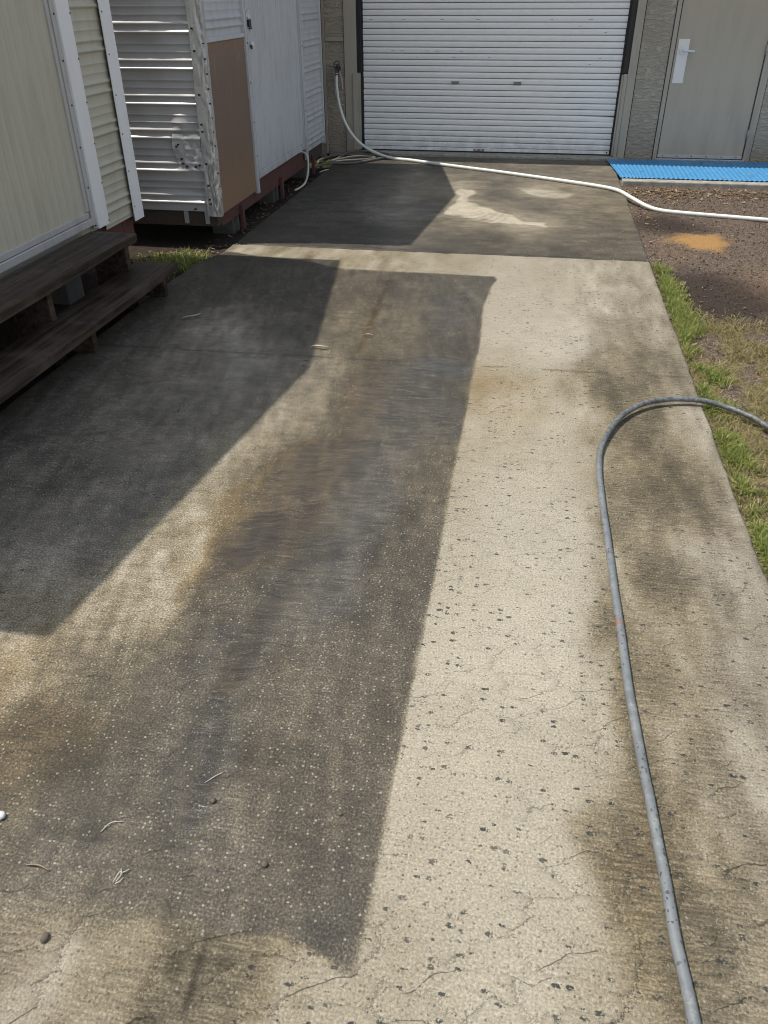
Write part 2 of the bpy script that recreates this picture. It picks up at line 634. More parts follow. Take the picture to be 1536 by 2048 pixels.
def mat_leaf(name, cols, rough=.6):
    t = NT(name)
    oi = t.attr('tint')
    rp = t.n('ShaderNodeValToRGB')
    t.link(oi, rp.inputs[0])
    el = rp.color_ramp.elements
    while len(el) < len(cols):
        el.new(.5)
    for i, c in enumerate(cols):
        el[i].position = i / (len(cols) - 1)
        el[i].color = (*c, 1)
    t.b.inputs['Subsurface Weight'].default_value = 0
    m = t.set(col=rp.outputs[0], rough=rough, spec=.3)
    # light through the blades
    tr = t.n('ShaderNodeBsdfTranslucent')
    t.link(rp.outputs[0], tr.inputs[0])
    mx = t.n('ShaderNodeMixShader')
    mx.inputs[0].default_value = .3
    out = t.t.nodes['Material Output']
    t.link(t.b.outputs[0], mx.inputs[1])
    t.link(tr.outputs[0], mx.inputs[2])
    t.link(mx.outputs[0], out.inputs[0])
    return m


M['grass'] = mat_leaf('grass_green', [(.07, .11, .022), (.17, .22, .045), (.30, .32, .08), (.50, .43, .19)])
M['grass_dry'] = mat_leaf('grass_dry', [(.10, .12, .035), (.21, .18, .075), (.34, .27, .13), (.48, .40, .22)])
M['litter'] = mat_leaf('leaf_litter', [(.05, .03, .02), (.20, .12, .06), (.33, .23, .12), (.46, .40, .30)], .8)


def mat_blue():
    t = NT('blue_plastic')
    n = t.noise(25, 5, .65)
    c = t.mix(t.ramp(n, .35, .75), (.045, .225, .45), (.085, .30, .55))
    c = t.mix(t.math('MULTIPLY', t.ramp(t.noise(60, 3, .7), .6, .75), .35), c, (.25, .36, .44))
    return t.set(col=c, rough=.5, normal=t.bump(n, .2, .003))


M['blue'] = mat_blue()


def mat_grey_hose():
    t = NT('grey_hose')
    n = t.noise(18, 4, .6)
    c = t.mix(t.ramp(n, .3, .7), (.130, .142, .148), (.185, .198, .204))
    v = t.vor(85, 'F1', t.vadd(t.pos(), t.vmul(t.noise(40, 2, .5, None, 'Color'), (.02, .02, .02))))
    sp = t.math('MULTIPLY', t.math('LESS_THAN', v.outputs['Distance'], t.math('MULTIPLY', t.sep(v.outputs['Color'], 0), .42)), t.ramp(t.noise(5, 3), .36, .56))
    c = t.mix(t.math('MULTIPLY', t.ramp(t.noise(30, 5, .7), .52, .70), .55), c, (.30, .30, .28))
    c = t.mix(t.math('MULTIPLY', sp, .8), c, (.03, .03, .03))
    y = t.sep(t.pos(), 1)
    c = t.mix(t.math('MULTIPLY', t.ramp(y, 2.6, 3.1), t.ramp(t.noise(60, 4, .7), .40, .62)), c, (.075, .075, .066))
    scar = t.math('MULTIPLY', t.math('LESS_THAN', t.math('ABSOLUTE', t.math('SUBTRACT', y, 1.865)), .016), t.ramp(t.noise(70, 3), .42, .55))
    c = t.mix(t.math('MULTIPLY', scar, .8), c, (.24, .12, .09))
    return t.set(col=c, rough=.48)


M['grey_hose'] = mat_grey_hose()

# ================================================================== SETTING
# ---- ground sheet
gx = np.concatenate([[-300, -60, -15, -6, -4], np.arange(-3.4, .75, .07), np.arange(.80, 2.7, .018), np.arange(2.8, 4, .2), [6, 15, 60, 300]])
gy = np.concatenate([[-300, -60, -15, -5, -1], np.arange(-.2, 10.0, .03), [11, 14, 25, 60, 300]])
X, Y = np.meshgrid(gx, gy)
lawn = 1 - ss(4.15, 4.85, Y + .9 * (fbm(X, Y, 2.2, 4, 21) - .5) + .25 * (X - 1.2))
lawn = lawn * (.30 + .7 * ss(.28, .50, fbm(X, Y, 5, 4, 5)))
lawn = np.where(X < .8, .15 * lawn, lawn)
lawn = np.where((np.abs(X) > 5) | (Y < -.5), .8, lawn)
sand = 1.1 * blob(X, Y, 1.33, 6.40, .14, .22, -.3, .75, .9, 8, 7) + .8 * blob(X, Y, 1.20, 6.55, .16, .12, .5, .8, .8, 18, 7) + .30 * blob(X, Y, 1.75, 5.35, .35, .40, .2, .7, .4, 12, 4) + .22 * blob(X, Y, 1.1, 6.25, .18, .3, 0, .6, .3, 4, 5)
damp_shade = ss(-2.0, -2.2, X) + blob(X, Y, 1.15, 5.2, .30, .55, 0, .6, .4, 6) + blob(X, Y, 1.12, 6.95, .30, .32, 0, .6, .4, 7) + .5 * blob(X, Y, 1.7, 4.9, .6, .4, 0, .6, .4, 9)  # left: shade beneath cabin and shed painted into the soil; blobs: damp patches
Z = -.030 + .018 * (fbm(X, Y, 1.6, 3, 2) - .5) + .010 * (fbm(X, Y, 14, 3, 3) - .5) + .012 * np.clip(sand, 0, 1)
Z = np.where(X > .8, Z + .012 * ss(.9, 1.2, X) - .015 * ss(6.0, 8.0, Y), Z)
under = ss(-2.12, -2.3, X) * ss(1, 1.2, Y)
Z = Z - .03 * under
Z = np.where((X > -2.1) & (X < .82), -.09, Z)
V = np.stack([X, Y, Z], -1).reshape(-1, 3)
g = fast_mesh('ground', V, grid_faces(len(gy), len(gx)), M['ground'], None, True,
              dict(lawn=lawn, sand=np.clip(sand, 0, 1), damp_shade=np.clip(damp_shade, 0, 1)))
tag(g, kind='structure')


def ground_z(x, y):
    return -.030 + .018 * (fbm(np.array(x, float), np.array(y, float), 1.6, 3, 2) - .5) + .012 * ss(.9, 1.2, np.array(x, float)) - .015 * ss(6.0, 8.0, np.array(y, float)) + .004


# ---- concrete driveway: two slabs with a joint between them
drive = empty('driveway')
tag(drive, kind='structure')
XR = .862


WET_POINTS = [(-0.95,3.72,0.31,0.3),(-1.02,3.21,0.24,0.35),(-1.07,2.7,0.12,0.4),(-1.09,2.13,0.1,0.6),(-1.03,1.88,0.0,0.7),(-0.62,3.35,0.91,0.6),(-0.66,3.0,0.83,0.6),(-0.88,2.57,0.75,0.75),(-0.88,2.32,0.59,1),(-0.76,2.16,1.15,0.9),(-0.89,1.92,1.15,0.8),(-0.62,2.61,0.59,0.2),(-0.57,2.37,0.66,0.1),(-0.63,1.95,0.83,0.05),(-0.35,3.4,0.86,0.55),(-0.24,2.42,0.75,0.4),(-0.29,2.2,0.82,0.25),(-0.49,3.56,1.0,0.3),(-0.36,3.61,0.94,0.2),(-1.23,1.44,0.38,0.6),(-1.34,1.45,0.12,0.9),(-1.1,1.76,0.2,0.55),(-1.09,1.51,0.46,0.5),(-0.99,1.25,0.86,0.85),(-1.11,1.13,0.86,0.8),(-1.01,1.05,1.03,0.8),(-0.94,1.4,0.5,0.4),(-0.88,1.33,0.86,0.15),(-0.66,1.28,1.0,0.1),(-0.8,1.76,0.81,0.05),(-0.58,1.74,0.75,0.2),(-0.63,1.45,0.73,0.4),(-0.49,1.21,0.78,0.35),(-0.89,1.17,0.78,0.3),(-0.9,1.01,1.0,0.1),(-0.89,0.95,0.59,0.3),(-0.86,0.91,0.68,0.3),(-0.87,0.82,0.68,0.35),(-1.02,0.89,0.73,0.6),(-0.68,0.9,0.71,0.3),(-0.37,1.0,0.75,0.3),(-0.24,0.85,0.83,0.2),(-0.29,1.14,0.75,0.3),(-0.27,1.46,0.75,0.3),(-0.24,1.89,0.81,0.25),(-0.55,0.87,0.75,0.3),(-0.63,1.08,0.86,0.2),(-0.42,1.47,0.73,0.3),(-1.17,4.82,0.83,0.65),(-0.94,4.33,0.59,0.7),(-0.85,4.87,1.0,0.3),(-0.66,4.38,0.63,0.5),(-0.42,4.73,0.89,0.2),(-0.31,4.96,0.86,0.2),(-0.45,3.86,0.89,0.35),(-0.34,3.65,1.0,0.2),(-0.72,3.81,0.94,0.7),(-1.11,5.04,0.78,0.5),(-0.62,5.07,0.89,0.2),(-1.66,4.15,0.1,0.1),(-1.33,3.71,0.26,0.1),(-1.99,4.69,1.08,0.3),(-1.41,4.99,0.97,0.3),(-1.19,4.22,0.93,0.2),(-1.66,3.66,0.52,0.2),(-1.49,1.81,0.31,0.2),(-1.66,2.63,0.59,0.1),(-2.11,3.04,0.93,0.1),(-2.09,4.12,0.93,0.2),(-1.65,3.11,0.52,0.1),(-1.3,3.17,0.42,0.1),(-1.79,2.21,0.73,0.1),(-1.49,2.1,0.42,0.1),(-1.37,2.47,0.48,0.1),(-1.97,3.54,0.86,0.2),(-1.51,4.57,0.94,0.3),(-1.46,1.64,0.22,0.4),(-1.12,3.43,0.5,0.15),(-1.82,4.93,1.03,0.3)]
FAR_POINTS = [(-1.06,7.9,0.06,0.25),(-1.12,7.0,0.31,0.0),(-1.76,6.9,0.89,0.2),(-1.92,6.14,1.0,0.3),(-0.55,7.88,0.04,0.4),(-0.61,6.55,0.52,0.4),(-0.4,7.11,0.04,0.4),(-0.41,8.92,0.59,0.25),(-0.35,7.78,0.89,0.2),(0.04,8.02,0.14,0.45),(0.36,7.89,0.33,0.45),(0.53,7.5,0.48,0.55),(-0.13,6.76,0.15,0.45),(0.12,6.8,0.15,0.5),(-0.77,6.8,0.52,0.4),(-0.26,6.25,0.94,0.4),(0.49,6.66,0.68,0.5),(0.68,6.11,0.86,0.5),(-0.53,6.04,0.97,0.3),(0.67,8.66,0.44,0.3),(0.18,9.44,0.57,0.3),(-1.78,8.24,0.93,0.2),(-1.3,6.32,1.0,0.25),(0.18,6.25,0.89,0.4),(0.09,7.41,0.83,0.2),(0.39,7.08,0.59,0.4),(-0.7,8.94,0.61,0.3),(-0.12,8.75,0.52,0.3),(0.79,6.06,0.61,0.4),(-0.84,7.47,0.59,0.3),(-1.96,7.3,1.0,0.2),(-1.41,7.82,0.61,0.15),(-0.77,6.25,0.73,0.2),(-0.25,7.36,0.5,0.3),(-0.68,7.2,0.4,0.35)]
DRY_POINTS = [(-0.62,5.56,0.2,0.45),(0.18,5.32,0.15,0.35),(0.8,5.21,0.24,0.35),(-0.04,4.36,0.04,0.2),(0.72,4.48,0.35,0.35),(0.62,3.96,0.68,0.5),(0.55,3.65,0.97,0.6),(-0.13,3.54,0.24,0.95),(0.28,4.26,0.01,0.15),(0.58,3.09,0.94,0.75),(0.63,2.88,1.0,0.75),(0.6,3.68,0.94,0.6),(0.74,2.96,0.17,0.15),(0.42,2.84,0.29,0.6),(0.03,3.3,0.2,0.9),(0.19,2.94,0.04,0.3),(0.86,3.3,0.2,0.15),(0.51,2.73,0.83,0.7),(0.55,2.23,0.68,0.4),(0.5,2.1,0.48,0.6),(0.48,1.87,0.46,0.65),(0.54,1.63,0.52,0.4),(0.38,1.65,0.46,0.65),(0.54,1.43,0.59,0.4),(0.22,1.67,0.0,0.2),(0.42,1.13,0.63,0.65),(0.38,1.01,0.78,0.85),(0.49,1.02,0.57,0.5),(0.37,1.21,0.5,0.75),(0.52,0.9,0.33,0.35),(-0.17,3.1,0.15,0.7),(-0.17,2.63,0.14,0.6),(-0.14,2.03,0.04,0.35),(-0.01,2.51,0.03,0.2),(0.1,1.95,0.0,0.2),(-0.02,1.5,0.0,0.3),(-0.04,1.05,0.01,0.3),(0.12,1.21,0.0,0.25),(0.08,0.85,0.01,0.3),(0.23,0.98,0.04,0.35),(0.27,0.79,0.14,0.5),(0.67,1.62,0.22,0.2),(0.71,2.18,0.2,0.2),(0.6,1.23,0.33,0.3),(-0.15,0.77,0.14,0.5),(-0.11,0.87,0.04,0.35),(0.27,1.39,0.04,0.35),(0.26,2.39,0.03,0.25),(0.4,3.45,0.22,0.5),(0.84,3.75,0.31,0.3),(0.84,4.28,0.29,0.3),(0.61,4.73,0.17,0.3),(-0.13,4.99,0.07,0.3),(-1.14,5.5,0.29,0.7),(-1.75,5.6,0.38,0.7),(-2.05,5.62,0.31,0.6),(0.51,5.52,0.14,0.35),(-0.82,0.75,0.38,0.4),(-0.62,0.77,0.42,0.65),(-0.7,0.72,0.36,0.4),(-0.46,0.76,0.4,0.6),(-0.43,0.72,0.83,0.4),(-0.51,0.67,0.78,0.35),(-0.46,0.7,0.73,0.4),(-0.7,0.62,0.33,0.35),(-0.32,0.81,0.2,0.65),(-0.57,0.65,0.42,0.45),(-0.29,0.7,0.22,0.5),(-0.88,0.69,0.26,0.3),(-0.81,0.59,0.26,0.3),(-0.39,0.77,0.31,0.6)]


def polymask(X, Y, poly, soft, seed, warp=.12):
    """1 inside the outline, ragged and softened at its border"""
    Xw = X + warp * (fbm(X, Y, 6, 4, seed) - .5)
    Yw = Y + 2 * warp * (fbm(X, Y, 6, 4, seed + 1) - .5)
    ins = np.zeros(X.shape, bool)
    dist = np.full(X.shape, 9.0)
    n = len(poly)
    for i in range(n):
        (xa, ya), (xb, yb) = poly[i], poly[(i + 1) % n]
        cond = ((ya > Yw) != (yb > Yw)) & (Xw < (xb - xa) * (Yw - ya) / ((yb - ya) or 1e-9) + xa)
        ins ^= cond
        ex, ey = xb - xa, yb - ya
        tt = np.clip(((Xw - xa) * ex + (Yw - ya) * ey) / (ex * ex + ey * ey), 0, 1)
        dist = np.minimum(dist, np.hypot(Xw - xa - tt * ex, (Yw - ya - tt * ey) * .6))
    sd_ = np.where(ins, dist, -dist)
    return ss(-soft, soft, sd_)


def field(X, Y, pts, seed, wl=1.0, ks=1.0):
    """smooth map through hand-placed samples (x, y, darkness, warmth), its borders made ragged"""
    Xw = X + (.10 * (fbm(X, Y, 5, 4, seed) - .5) + .03 * (fbm(X, Y, 22, 3, seed + 1) - .5)) * wl
    Yw = Y + (.32 * (fbm(X, Y, 4, 4, seed + 2) - .5) + .08 * (fbm(X, Y, 18, 3, seed + 3) - .5)) * wl
    sw = np.zeros_like(X)
    sd_ = np.zeros_like(X)
    st_ = np.zeros_like(X)
    for (x, y, d, wm) in pts:
        q = ((Xw - x) / (.045 + .028 * y) / ks) ** 2 + ((Yw - y) / (.05 + .075 * y) / ks) ** 2
        wgt = np.exp(-q) + 4e-3 / (1 + q * q)
        sw += wgt
        sd_ += wgt * d
        st_ += wgt * wm
    return sd_ / sw, st_ / sw


def slab(name, ys, x_left, seedz):
    xs = np.concatenate([np.arange(-2.30, XR, .0115), [XR]])
    # the slab's left edge follows x_left, its columns squeezed to it
    X, Y = np.meshgrid(xs, ys)
    xl = x_left(Y) + .012 * (fbm(X * 0 + 3, Y, 9, 3, seedz) - .5)
    xr = XR + .012 * (fbm(X * 0 + 9, Y, 3, 3, seedz + 4) - .5) + .012 * (fbm(X * 0 + 9, Y, 22, 3, seedz + 6) - .5)
    tcol = (X - xs[0]) / (xs[-1] - xs[0])
    X = xl + tcol * (xr - xl)
    Z = .0035 * (fbm(X, Y, 1.4, 3, seedz) - .5) + .0015 * (fbm(X, Y, 18, 3, seedz + 1) - .5)
    e = np.minimum(np.minimum(X - xl, xr - X), np.minimum(Y - ys[0], ys[-1] - Y))
    chip = .010 + .012 * ss(.55, .8, fbm(X, Y, 16, 3, seedz + 2))
    Z = Z - .009 * np.clip(1 - e / chip, 0, 1) ** 2
    n, m = X.shape
    # ---- masks of what stains and wets it
    f1 = fbm(X, Y, 3.0, 5, 31)
    f2 = fbm(X, Y, 9.0, 4, 32)
    pud = np.zeros_like(X)
    if name == 'near':
        dw, ww = field(X, Y, WET_POINTS, 300)
        dd, wd = field(X, Y, DRY_POINTS, 320, 1.3, 1.15)
        dd = np.clip(dd * .92 + .85 * ss(.05, .4, dd) * (fbm(X * 1.8, Y * .6, 7, 4, 88) - .52), -.02, 1.1)
        wd = wd * .9
        dw = .20 + .90 * dw
        dw = dw - .12 * ss(-.9, -1.4, X) * ss(4.9, 4.3, Y)  # shade fill put into the colour: paler where the cabin's shadow falls
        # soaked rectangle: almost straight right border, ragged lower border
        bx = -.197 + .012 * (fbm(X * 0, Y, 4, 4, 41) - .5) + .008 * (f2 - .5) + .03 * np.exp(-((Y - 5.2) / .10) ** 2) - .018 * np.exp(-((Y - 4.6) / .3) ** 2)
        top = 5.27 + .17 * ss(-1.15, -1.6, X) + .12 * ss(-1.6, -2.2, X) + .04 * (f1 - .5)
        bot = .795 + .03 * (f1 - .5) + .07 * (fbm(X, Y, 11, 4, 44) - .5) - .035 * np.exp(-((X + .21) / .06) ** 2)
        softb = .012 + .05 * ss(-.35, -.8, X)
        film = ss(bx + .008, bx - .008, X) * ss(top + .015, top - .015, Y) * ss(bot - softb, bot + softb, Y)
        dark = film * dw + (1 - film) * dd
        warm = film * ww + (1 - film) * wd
        # water standing and running down the middle
        for (cx, cy, rx, ry, rot, a, sd) in (
                (-.50, 3.25, .24, .50, .10, .55, 1), (-.68, 2.60, .19, .34, -.40, 1.0, 2), (-.84, 2.10, .12, .22, -.40, 1.0, 3), (-.58, 2.30, .16, .30, -.2, .85, 6),
                (-.68, 1.65, .05, .40, -.06, .75, 4), (-.64, 1.25, .035, .25, .1, .5, 9), (-.38, 3.70, .17, .13, 0, .85, 5), (-.55, 1.95, .12, .25, -.15, .6, 7), (-.83, .955, .11, .018, .05, .12, 8),
                (-.42, 4.5, .16, .35, 0, .35, 10)):
            pud = np.maximum(pud, a * blob(X, Y, cx, cy, rx, ry, rot, .40, .55, 90 + sd, 5))
        pud *= film
        # brushed run of dark water, a dark seam, wet lines below the border
        def add(v, amt):
            return dark + amt * v
        dark = add(blob(X, Y, -.69, 1.62, .035, .42, -.06, .6, .5, 64, 6) + .8 * blob(X, Y, -.64, 1.2, .03, .28, .10, .6, .5, 65, 6), .22)
        dark = add(blob(X, Y, -.835, 4.45, .022, .55, .03, .6, .5, 66, 6), .35)
        warm = np.clip(warm + .6 * blob(X, Y, -.835, 4.45, .03, .6, .03, .6, .5, 66, 6), 0, 1)
        dark = add(blob(X, Y, -.83, .955, .12, .016, .05, .6, .4, 67, 8), .25)
        dark = add(blob(X, Y, -.495, .70, .006, .09, .05, .6, .3, 61, 9) + .7 * blob(X, Y, -.545, .715, .014, .03, 0, .6, .4, 62, 9) + .6 * blob(X, Y, -.45, .735, .018, .012, 0, .6, .4, 63, 9), .55)
        dark = add(film * (fbm(X * 2.0 + .35 * Y, Y * .45, 16, 3, 68) - .5), .55)          # faint squeegee lines
        dark = add((1 - film) * (fbm(X * 2.2, Y * .5, 9, 4, 69) - .5) * ss(.2, .45, X), .5)   # grime drawn down the drive
        f4 = fbm(X * .55, Y * 1.6, 34, 3, 84) - .5
        dark = add(film * f4, .35)
        # one hairline crack right across
        cy = 3.76 + .02 * (fbm(X, X * 0, 6, 4, 77) - .5) + .02 * X
        dark = add(np.exp(-((Y - cy) / .007) ** 2) * (f2 > .42), .40)
        streak = np.clip((1 - film) * ss(.05, .6, dd), 0, 1)
        clus = ss(.35, .65, fbm(X, Y, 4.0, 3, 78))
        grit = (1 - film) * (.26 + .50 * clus + .15 * ss(2.6, 1.0, Y)) + .04 * film
        grit = grit * ss(-.5, -.2, X) + .04
        dark = add(((f2 - .5) * .7 + (f1 - .5) * .4) * (.35 + .65 * film), .42)
        dark = add(pud, .26)
        warm = np.clip(warm + .9 * pud * ss(-.45, -.75, X), 0, 1)
        # ripple reflections painted in as dark and pale bands where the water runs
        dark = add(pud * (fbm(X * 6 + .5 * fbm(X, Y, 5, 2, 82), Y * 26, 1.0, 3, 83) - .5), .45)
    else:
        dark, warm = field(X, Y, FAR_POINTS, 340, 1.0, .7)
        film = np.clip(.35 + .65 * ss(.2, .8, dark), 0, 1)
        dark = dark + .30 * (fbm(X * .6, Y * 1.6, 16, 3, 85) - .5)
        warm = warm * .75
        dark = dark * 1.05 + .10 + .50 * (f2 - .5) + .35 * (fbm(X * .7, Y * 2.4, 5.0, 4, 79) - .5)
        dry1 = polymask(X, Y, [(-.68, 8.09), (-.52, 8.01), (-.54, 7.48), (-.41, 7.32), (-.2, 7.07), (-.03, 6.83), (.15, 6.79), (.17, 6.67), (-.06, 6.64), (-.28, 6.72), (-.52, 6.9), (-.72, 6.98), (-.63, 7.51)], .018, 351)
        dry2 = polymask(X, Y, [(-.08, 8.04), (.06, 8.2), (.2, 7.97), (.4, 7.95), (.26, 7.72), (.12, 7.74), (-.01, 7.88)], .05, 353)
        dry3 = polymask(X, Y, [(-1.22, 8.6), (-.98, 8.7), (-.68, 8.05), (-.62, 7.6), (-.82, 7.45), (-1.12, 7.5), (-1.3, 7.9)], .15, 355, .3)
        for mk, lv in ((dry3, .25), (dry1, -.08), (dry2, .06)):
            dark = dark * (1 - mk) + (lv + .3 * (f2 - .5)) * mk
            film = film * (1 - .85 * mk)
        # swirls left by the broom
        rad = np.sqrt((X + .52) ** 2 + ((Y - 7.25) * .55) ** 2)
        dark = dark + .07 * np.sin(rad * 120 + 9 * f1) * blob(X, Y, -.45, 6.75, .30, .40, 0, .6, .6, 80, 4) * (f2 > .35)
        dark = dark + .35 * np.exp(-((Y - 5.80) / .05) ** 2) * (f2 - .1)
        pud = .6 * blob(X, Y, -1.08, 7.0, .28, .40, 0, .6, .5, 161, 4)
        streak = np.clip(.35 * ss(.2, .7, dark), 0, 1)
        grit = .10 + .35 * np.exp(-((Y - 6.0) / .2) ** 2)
    grit = grit + 0 * X
    V = np.stack([X, Y, Z], -1).reshape(-1, 3)
    F = grid_faces(n, m)
    tone = np.clip(.25 + .9 * (fbm(X, Y, 2.2, 4, 201) - .25) + .35 * ss(-.3, 0.0, X) * ss(.55, .2, X), 0, 1)
    med = fbm(X, Y, 13, 4, 202)
    crz = ss(.34, .56, fbm(X, Y, 3.2, 3, 203)) * (.45 + .45 * ss(2.4, .9, Y))
    at = dict(dark=dark, film=film, pud=pud, streak=streak, tone=tone, grit=grit, warm=warm, med=med, crz=crz)
    # skirt down the sides
    idx = np.arange(n * m).reshape(n, m)
    ring = np.concatenate([idx[0, :], idx[1:, -1], idx[-1, -2::-1], idx[-2:0:-1, 0]])
    low = V[ring].copy()
    low[:, 2] = -.13
    k0 = len(V)
    V = np.concatenate([V, low])
    L = len(ring)
    a = np.arange(L)
    b = (a + 1) % L
    F = np.concatenate([F, np.stack([ring[a], k0 + a, k0 + b, ring[b]], 1)])
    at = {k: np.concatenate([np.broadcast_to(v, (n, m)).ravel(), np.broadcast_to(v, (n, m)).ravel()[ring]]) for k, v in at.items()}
    return fast_mesh('concrete_slab', V, F, M['concrete'], drive, True, at)


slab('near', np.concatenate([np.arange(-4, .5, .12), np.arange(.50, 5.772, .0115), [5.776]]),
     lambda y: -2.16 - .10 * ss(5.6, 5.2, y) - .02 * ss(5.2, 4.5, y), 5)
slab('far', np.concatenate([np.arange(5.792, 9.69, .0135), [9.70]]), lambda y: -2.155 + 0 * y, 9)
# dark filler down in the joint
box('joint_filler', M['soil_dark'], drive, -2.15, .855, 5.770, 5.798, -.12, -.012, 0)
# sill strip under the roller door
box('door_sill', M['plain_concrete'], drive, -2.1, .92, 9.706, 10.1, -.1, .022, .006)

# ---- step pad outside the side door
pad = box('concrete_pad', M['plain_concrete'], None, .885, 4.2, 8.585, 9.84, -.14, .006, .010)
tag(pad, kind='structure')

# ================================================================== GARAGE
WY = 9.86
gar = empty('garage')
tag(gar, 'taupe garage at the end of the driveway with white roller door and side door', 'garage')


def gbox(name, mat, x0, x1, y0, y1, z0, z1, bevel=.003, parent=None):
    return box(name, mat, parent or gar, x0, x1, y0, y1, z0, z1, bevel)


TOP = 2.62
for (x0, x1, z0, z1) in ((-6.5, -2.405, -.1, TOP), (-2.375, -2.166, -.1, 1.110), (-2.375, -2.166, 1.163, TOP), (.996, 1.288, -.1, TOP), (2.322, 7.5, -.1, TOP)):
    gbox('wall_panel', M['stucco'], x0, x1, WY, WY + .12, z0, z1, .002)
gbox('wall_panel', M['stucco'], -2.163, .992, WY, WY + .12, 2.36, TOP, .002)
gbox('wall_panel', M['stucco'], 1.293, 2.318, WY, WY + .12, 2.14, TOP, .002)
gbox('trim_board', M['taupe_trim'], -2.403, -2.377, WY - .018, WY + .1, -.02, TOP, .003)
gbox('trim_rail', M['taupe_trim'], -2.374, -2.165, WY - .014, WY + .1, 1.114, 1.161, .004)
gbox('trim_board', M['taupe_trim'], -2.158, -2.020, WY - .022, WY + .1, .0, 2.35, .003)
gbox('trim_board', M['taupe_trim'], .905, .987, WY - .030, WY + .1, -.005, 2.35, .004)
# timber packers that cover the lower end of the black guides
gbox('timber_packer', M['taupe_trim'], -2.066, -2.008, WY - .040, WY - .024, .03, .815, .003)
gbox('timber_packer', M['taupe_trim'], -2.018, -1.985, WY - .030, WY + .02, .035, .815, .002)
gbox('timber_packer', M['taupe_trim'], .866, .903, WY - .042, WY + .02, .015, .828, .003)
gbox('timber_packer', M['taupe_trim'], .846, .865, WY - .034, WY + .02, .03, .822, .002)
gbox('guide_track', M['track'], -2.017, -1.957, WY + .021, WY + .10, .02, 2.35, .002)
gbox('guide_track', M['track'], .829, .903, WY + .021, WY + .10, .02, 2.35, .002)
gbox('guide_lip', M['track'], -2.017, -1.968, WY - .012, WY + .019, .825, 2.35, .002)
gbox('guide_lip', M['track'], .850, .903, WY - .012, WY + .019, .832, 2.35, .002)

# roof with a deep eave
mb = MB()
ye = 9.43 - KY * 2.62
EV = []
mb.box(-7, 8, ye, WY + .1, TOP, TOP + .02)
mb.build('soffit', M['taupe_trim'], gar)
gbox('fascia', M['taupe_trim'], -7, 8, ye - .022, ye - .001, TOP - .005, TOP + .16)
mb = MB()
mb.quad((-7.1, ye - .05, TOP + .165), (8.1, ye - .05, TOP + .165), (8.1, WY + 3.5, TOP + 1.3), (-7.1, WY + 3.5, TOP + 1.3))
mb.quad((-7.1, WY + 3.5, TOP + 1.3), (8.1, WY + 3.5, TOP + 1.3), (8.1, WY + 7, TOP + .1), (-7.1, WY + 7, TOP + .1))
mb.build('roof', M['roof'], gar)
gbox('back_wall', M['stucco'], -6.5, 7.5, WY + 6.5, WY + 6.6, -.1, TOP)
for x in (-6.5, 7.4):
    gbox('side_wall', M['stucco'], x, x + .1, WY + .125, WY + 6.49, -.1, TOP)

# roller door: each slat its own mesh object
rd = MB().box(-1.975, .845, WY + .065, WY + .075, .05, 2.34).build('roller_door', M['track'], gar)
P = .0583
prof = [(.0, .026), (.0008, .012), (.002, .004), (.004, .0008), (.008, .000), (.020, -.0006), (.034, -.0012), (.042, -.0010), (.047, .0015), (.051, .0055), (.0538, .011), (.0550, .026)]
xs = np.linspace(-1.953, .827, 15)
G = np.zeros((len(prof), len(xs), 3))
for i, (z, d) in enumerate(prof):
    G[i, :, 0] = xs
    G[i, :, 1] = WY + .028 + d
    G[i, :, 2] = z
base = MB().grid(G, True, False).build('slat', M['slat'], rd)
base.location.z = .0722
for k in range(1, 38):
    o = base
    if k == 5:                                     # the slat with a pushed-in right end
        G2 = G.copy()
        bend = np.clip((xs - .45) / .38, 0, 1)
        G2[:, :, 1] += .012 * bend[None, :] * np.linspace(0, 1, len(prof))[:, None]
        G2[:, :, 2] -= .007 * bend[None, :]
        o = MB().grid(G2, True, False).build('slat', M['slat'], rd)
    else:
        o = base.copy()
        COL.objects.link(o)
        o.parent = rd
    o.location = (random.uniform(-.002, .002), random.uniform(-.0012, .0012), .0722 + k * P)
    o.rotation_euler = (0, random.uniform(-.0006, .0006), 0)
box('bottom_rail', M['slat'], rd, -1.951, .826, WY + .018, WY + .055, .036, .0695, .003)
box('rubber_seal', M['rubber'], rd, -1.955, .829, WY + .022, WY + .060, .0225, .0355, .003)
for x in (-.925, -.245):
    hs = box('handle_slot', M['pad_tan'], rd, x - .04, x + .04, WY + .016, WY + .029, .716, .738, .004)
    box('slot_lip', M['alu'], rd, x - .046, x + .046, WY + .012, WY + .027, .739, .744, .001)
lb = box('label_plate', M['label_red'], rd, -.683, -.563, WY + .010, WY + .017, .040, .064, .001)
for x in (-.667, -.613):
    box('label_mark', M['label_pale'], rd, x, x + .03, WY + .008, WY + .0095, .045, .060, 0)
mb = MB()
for (x, z) in [(-1.865, 1.3185), (-1.503, 1.3185), (-1.091, 1.3185), (-0.71, 1.3185), (0.059, 1.3185), (0.459, 1.3185), (-1.522, 1.027), (-1.136, 1.027), (-1.622, 1.027), (-1.244, 1.027), (-0.871, 1.027), (-1.354, 0.9687), (-0.952, 0.9687), (-0.568, 0.9687), (0.501, 0.9104), (0.6, 0.9687), (0.354, 1.2602), (0.623, 1.2019)]:
    L_ = random.uniform(.012, .028)
    mb.quad((x - L_, WY + .0255, z - .002), (x + L_, WY + .0255, z - .001), (x + L_ * .8, WY + .0255, z + .003), (x - L_ * .7, WY + .0255, z + .002))
tag(mb.build('scuff_marks', M['scuff'], rd), kind='stuff')
for x in (-1.93, .80):
    MB().tube([(x, WY + .019, .055), (x, WY + .012, .055)], .008, 8).build('bolt', M['screw'], rd)

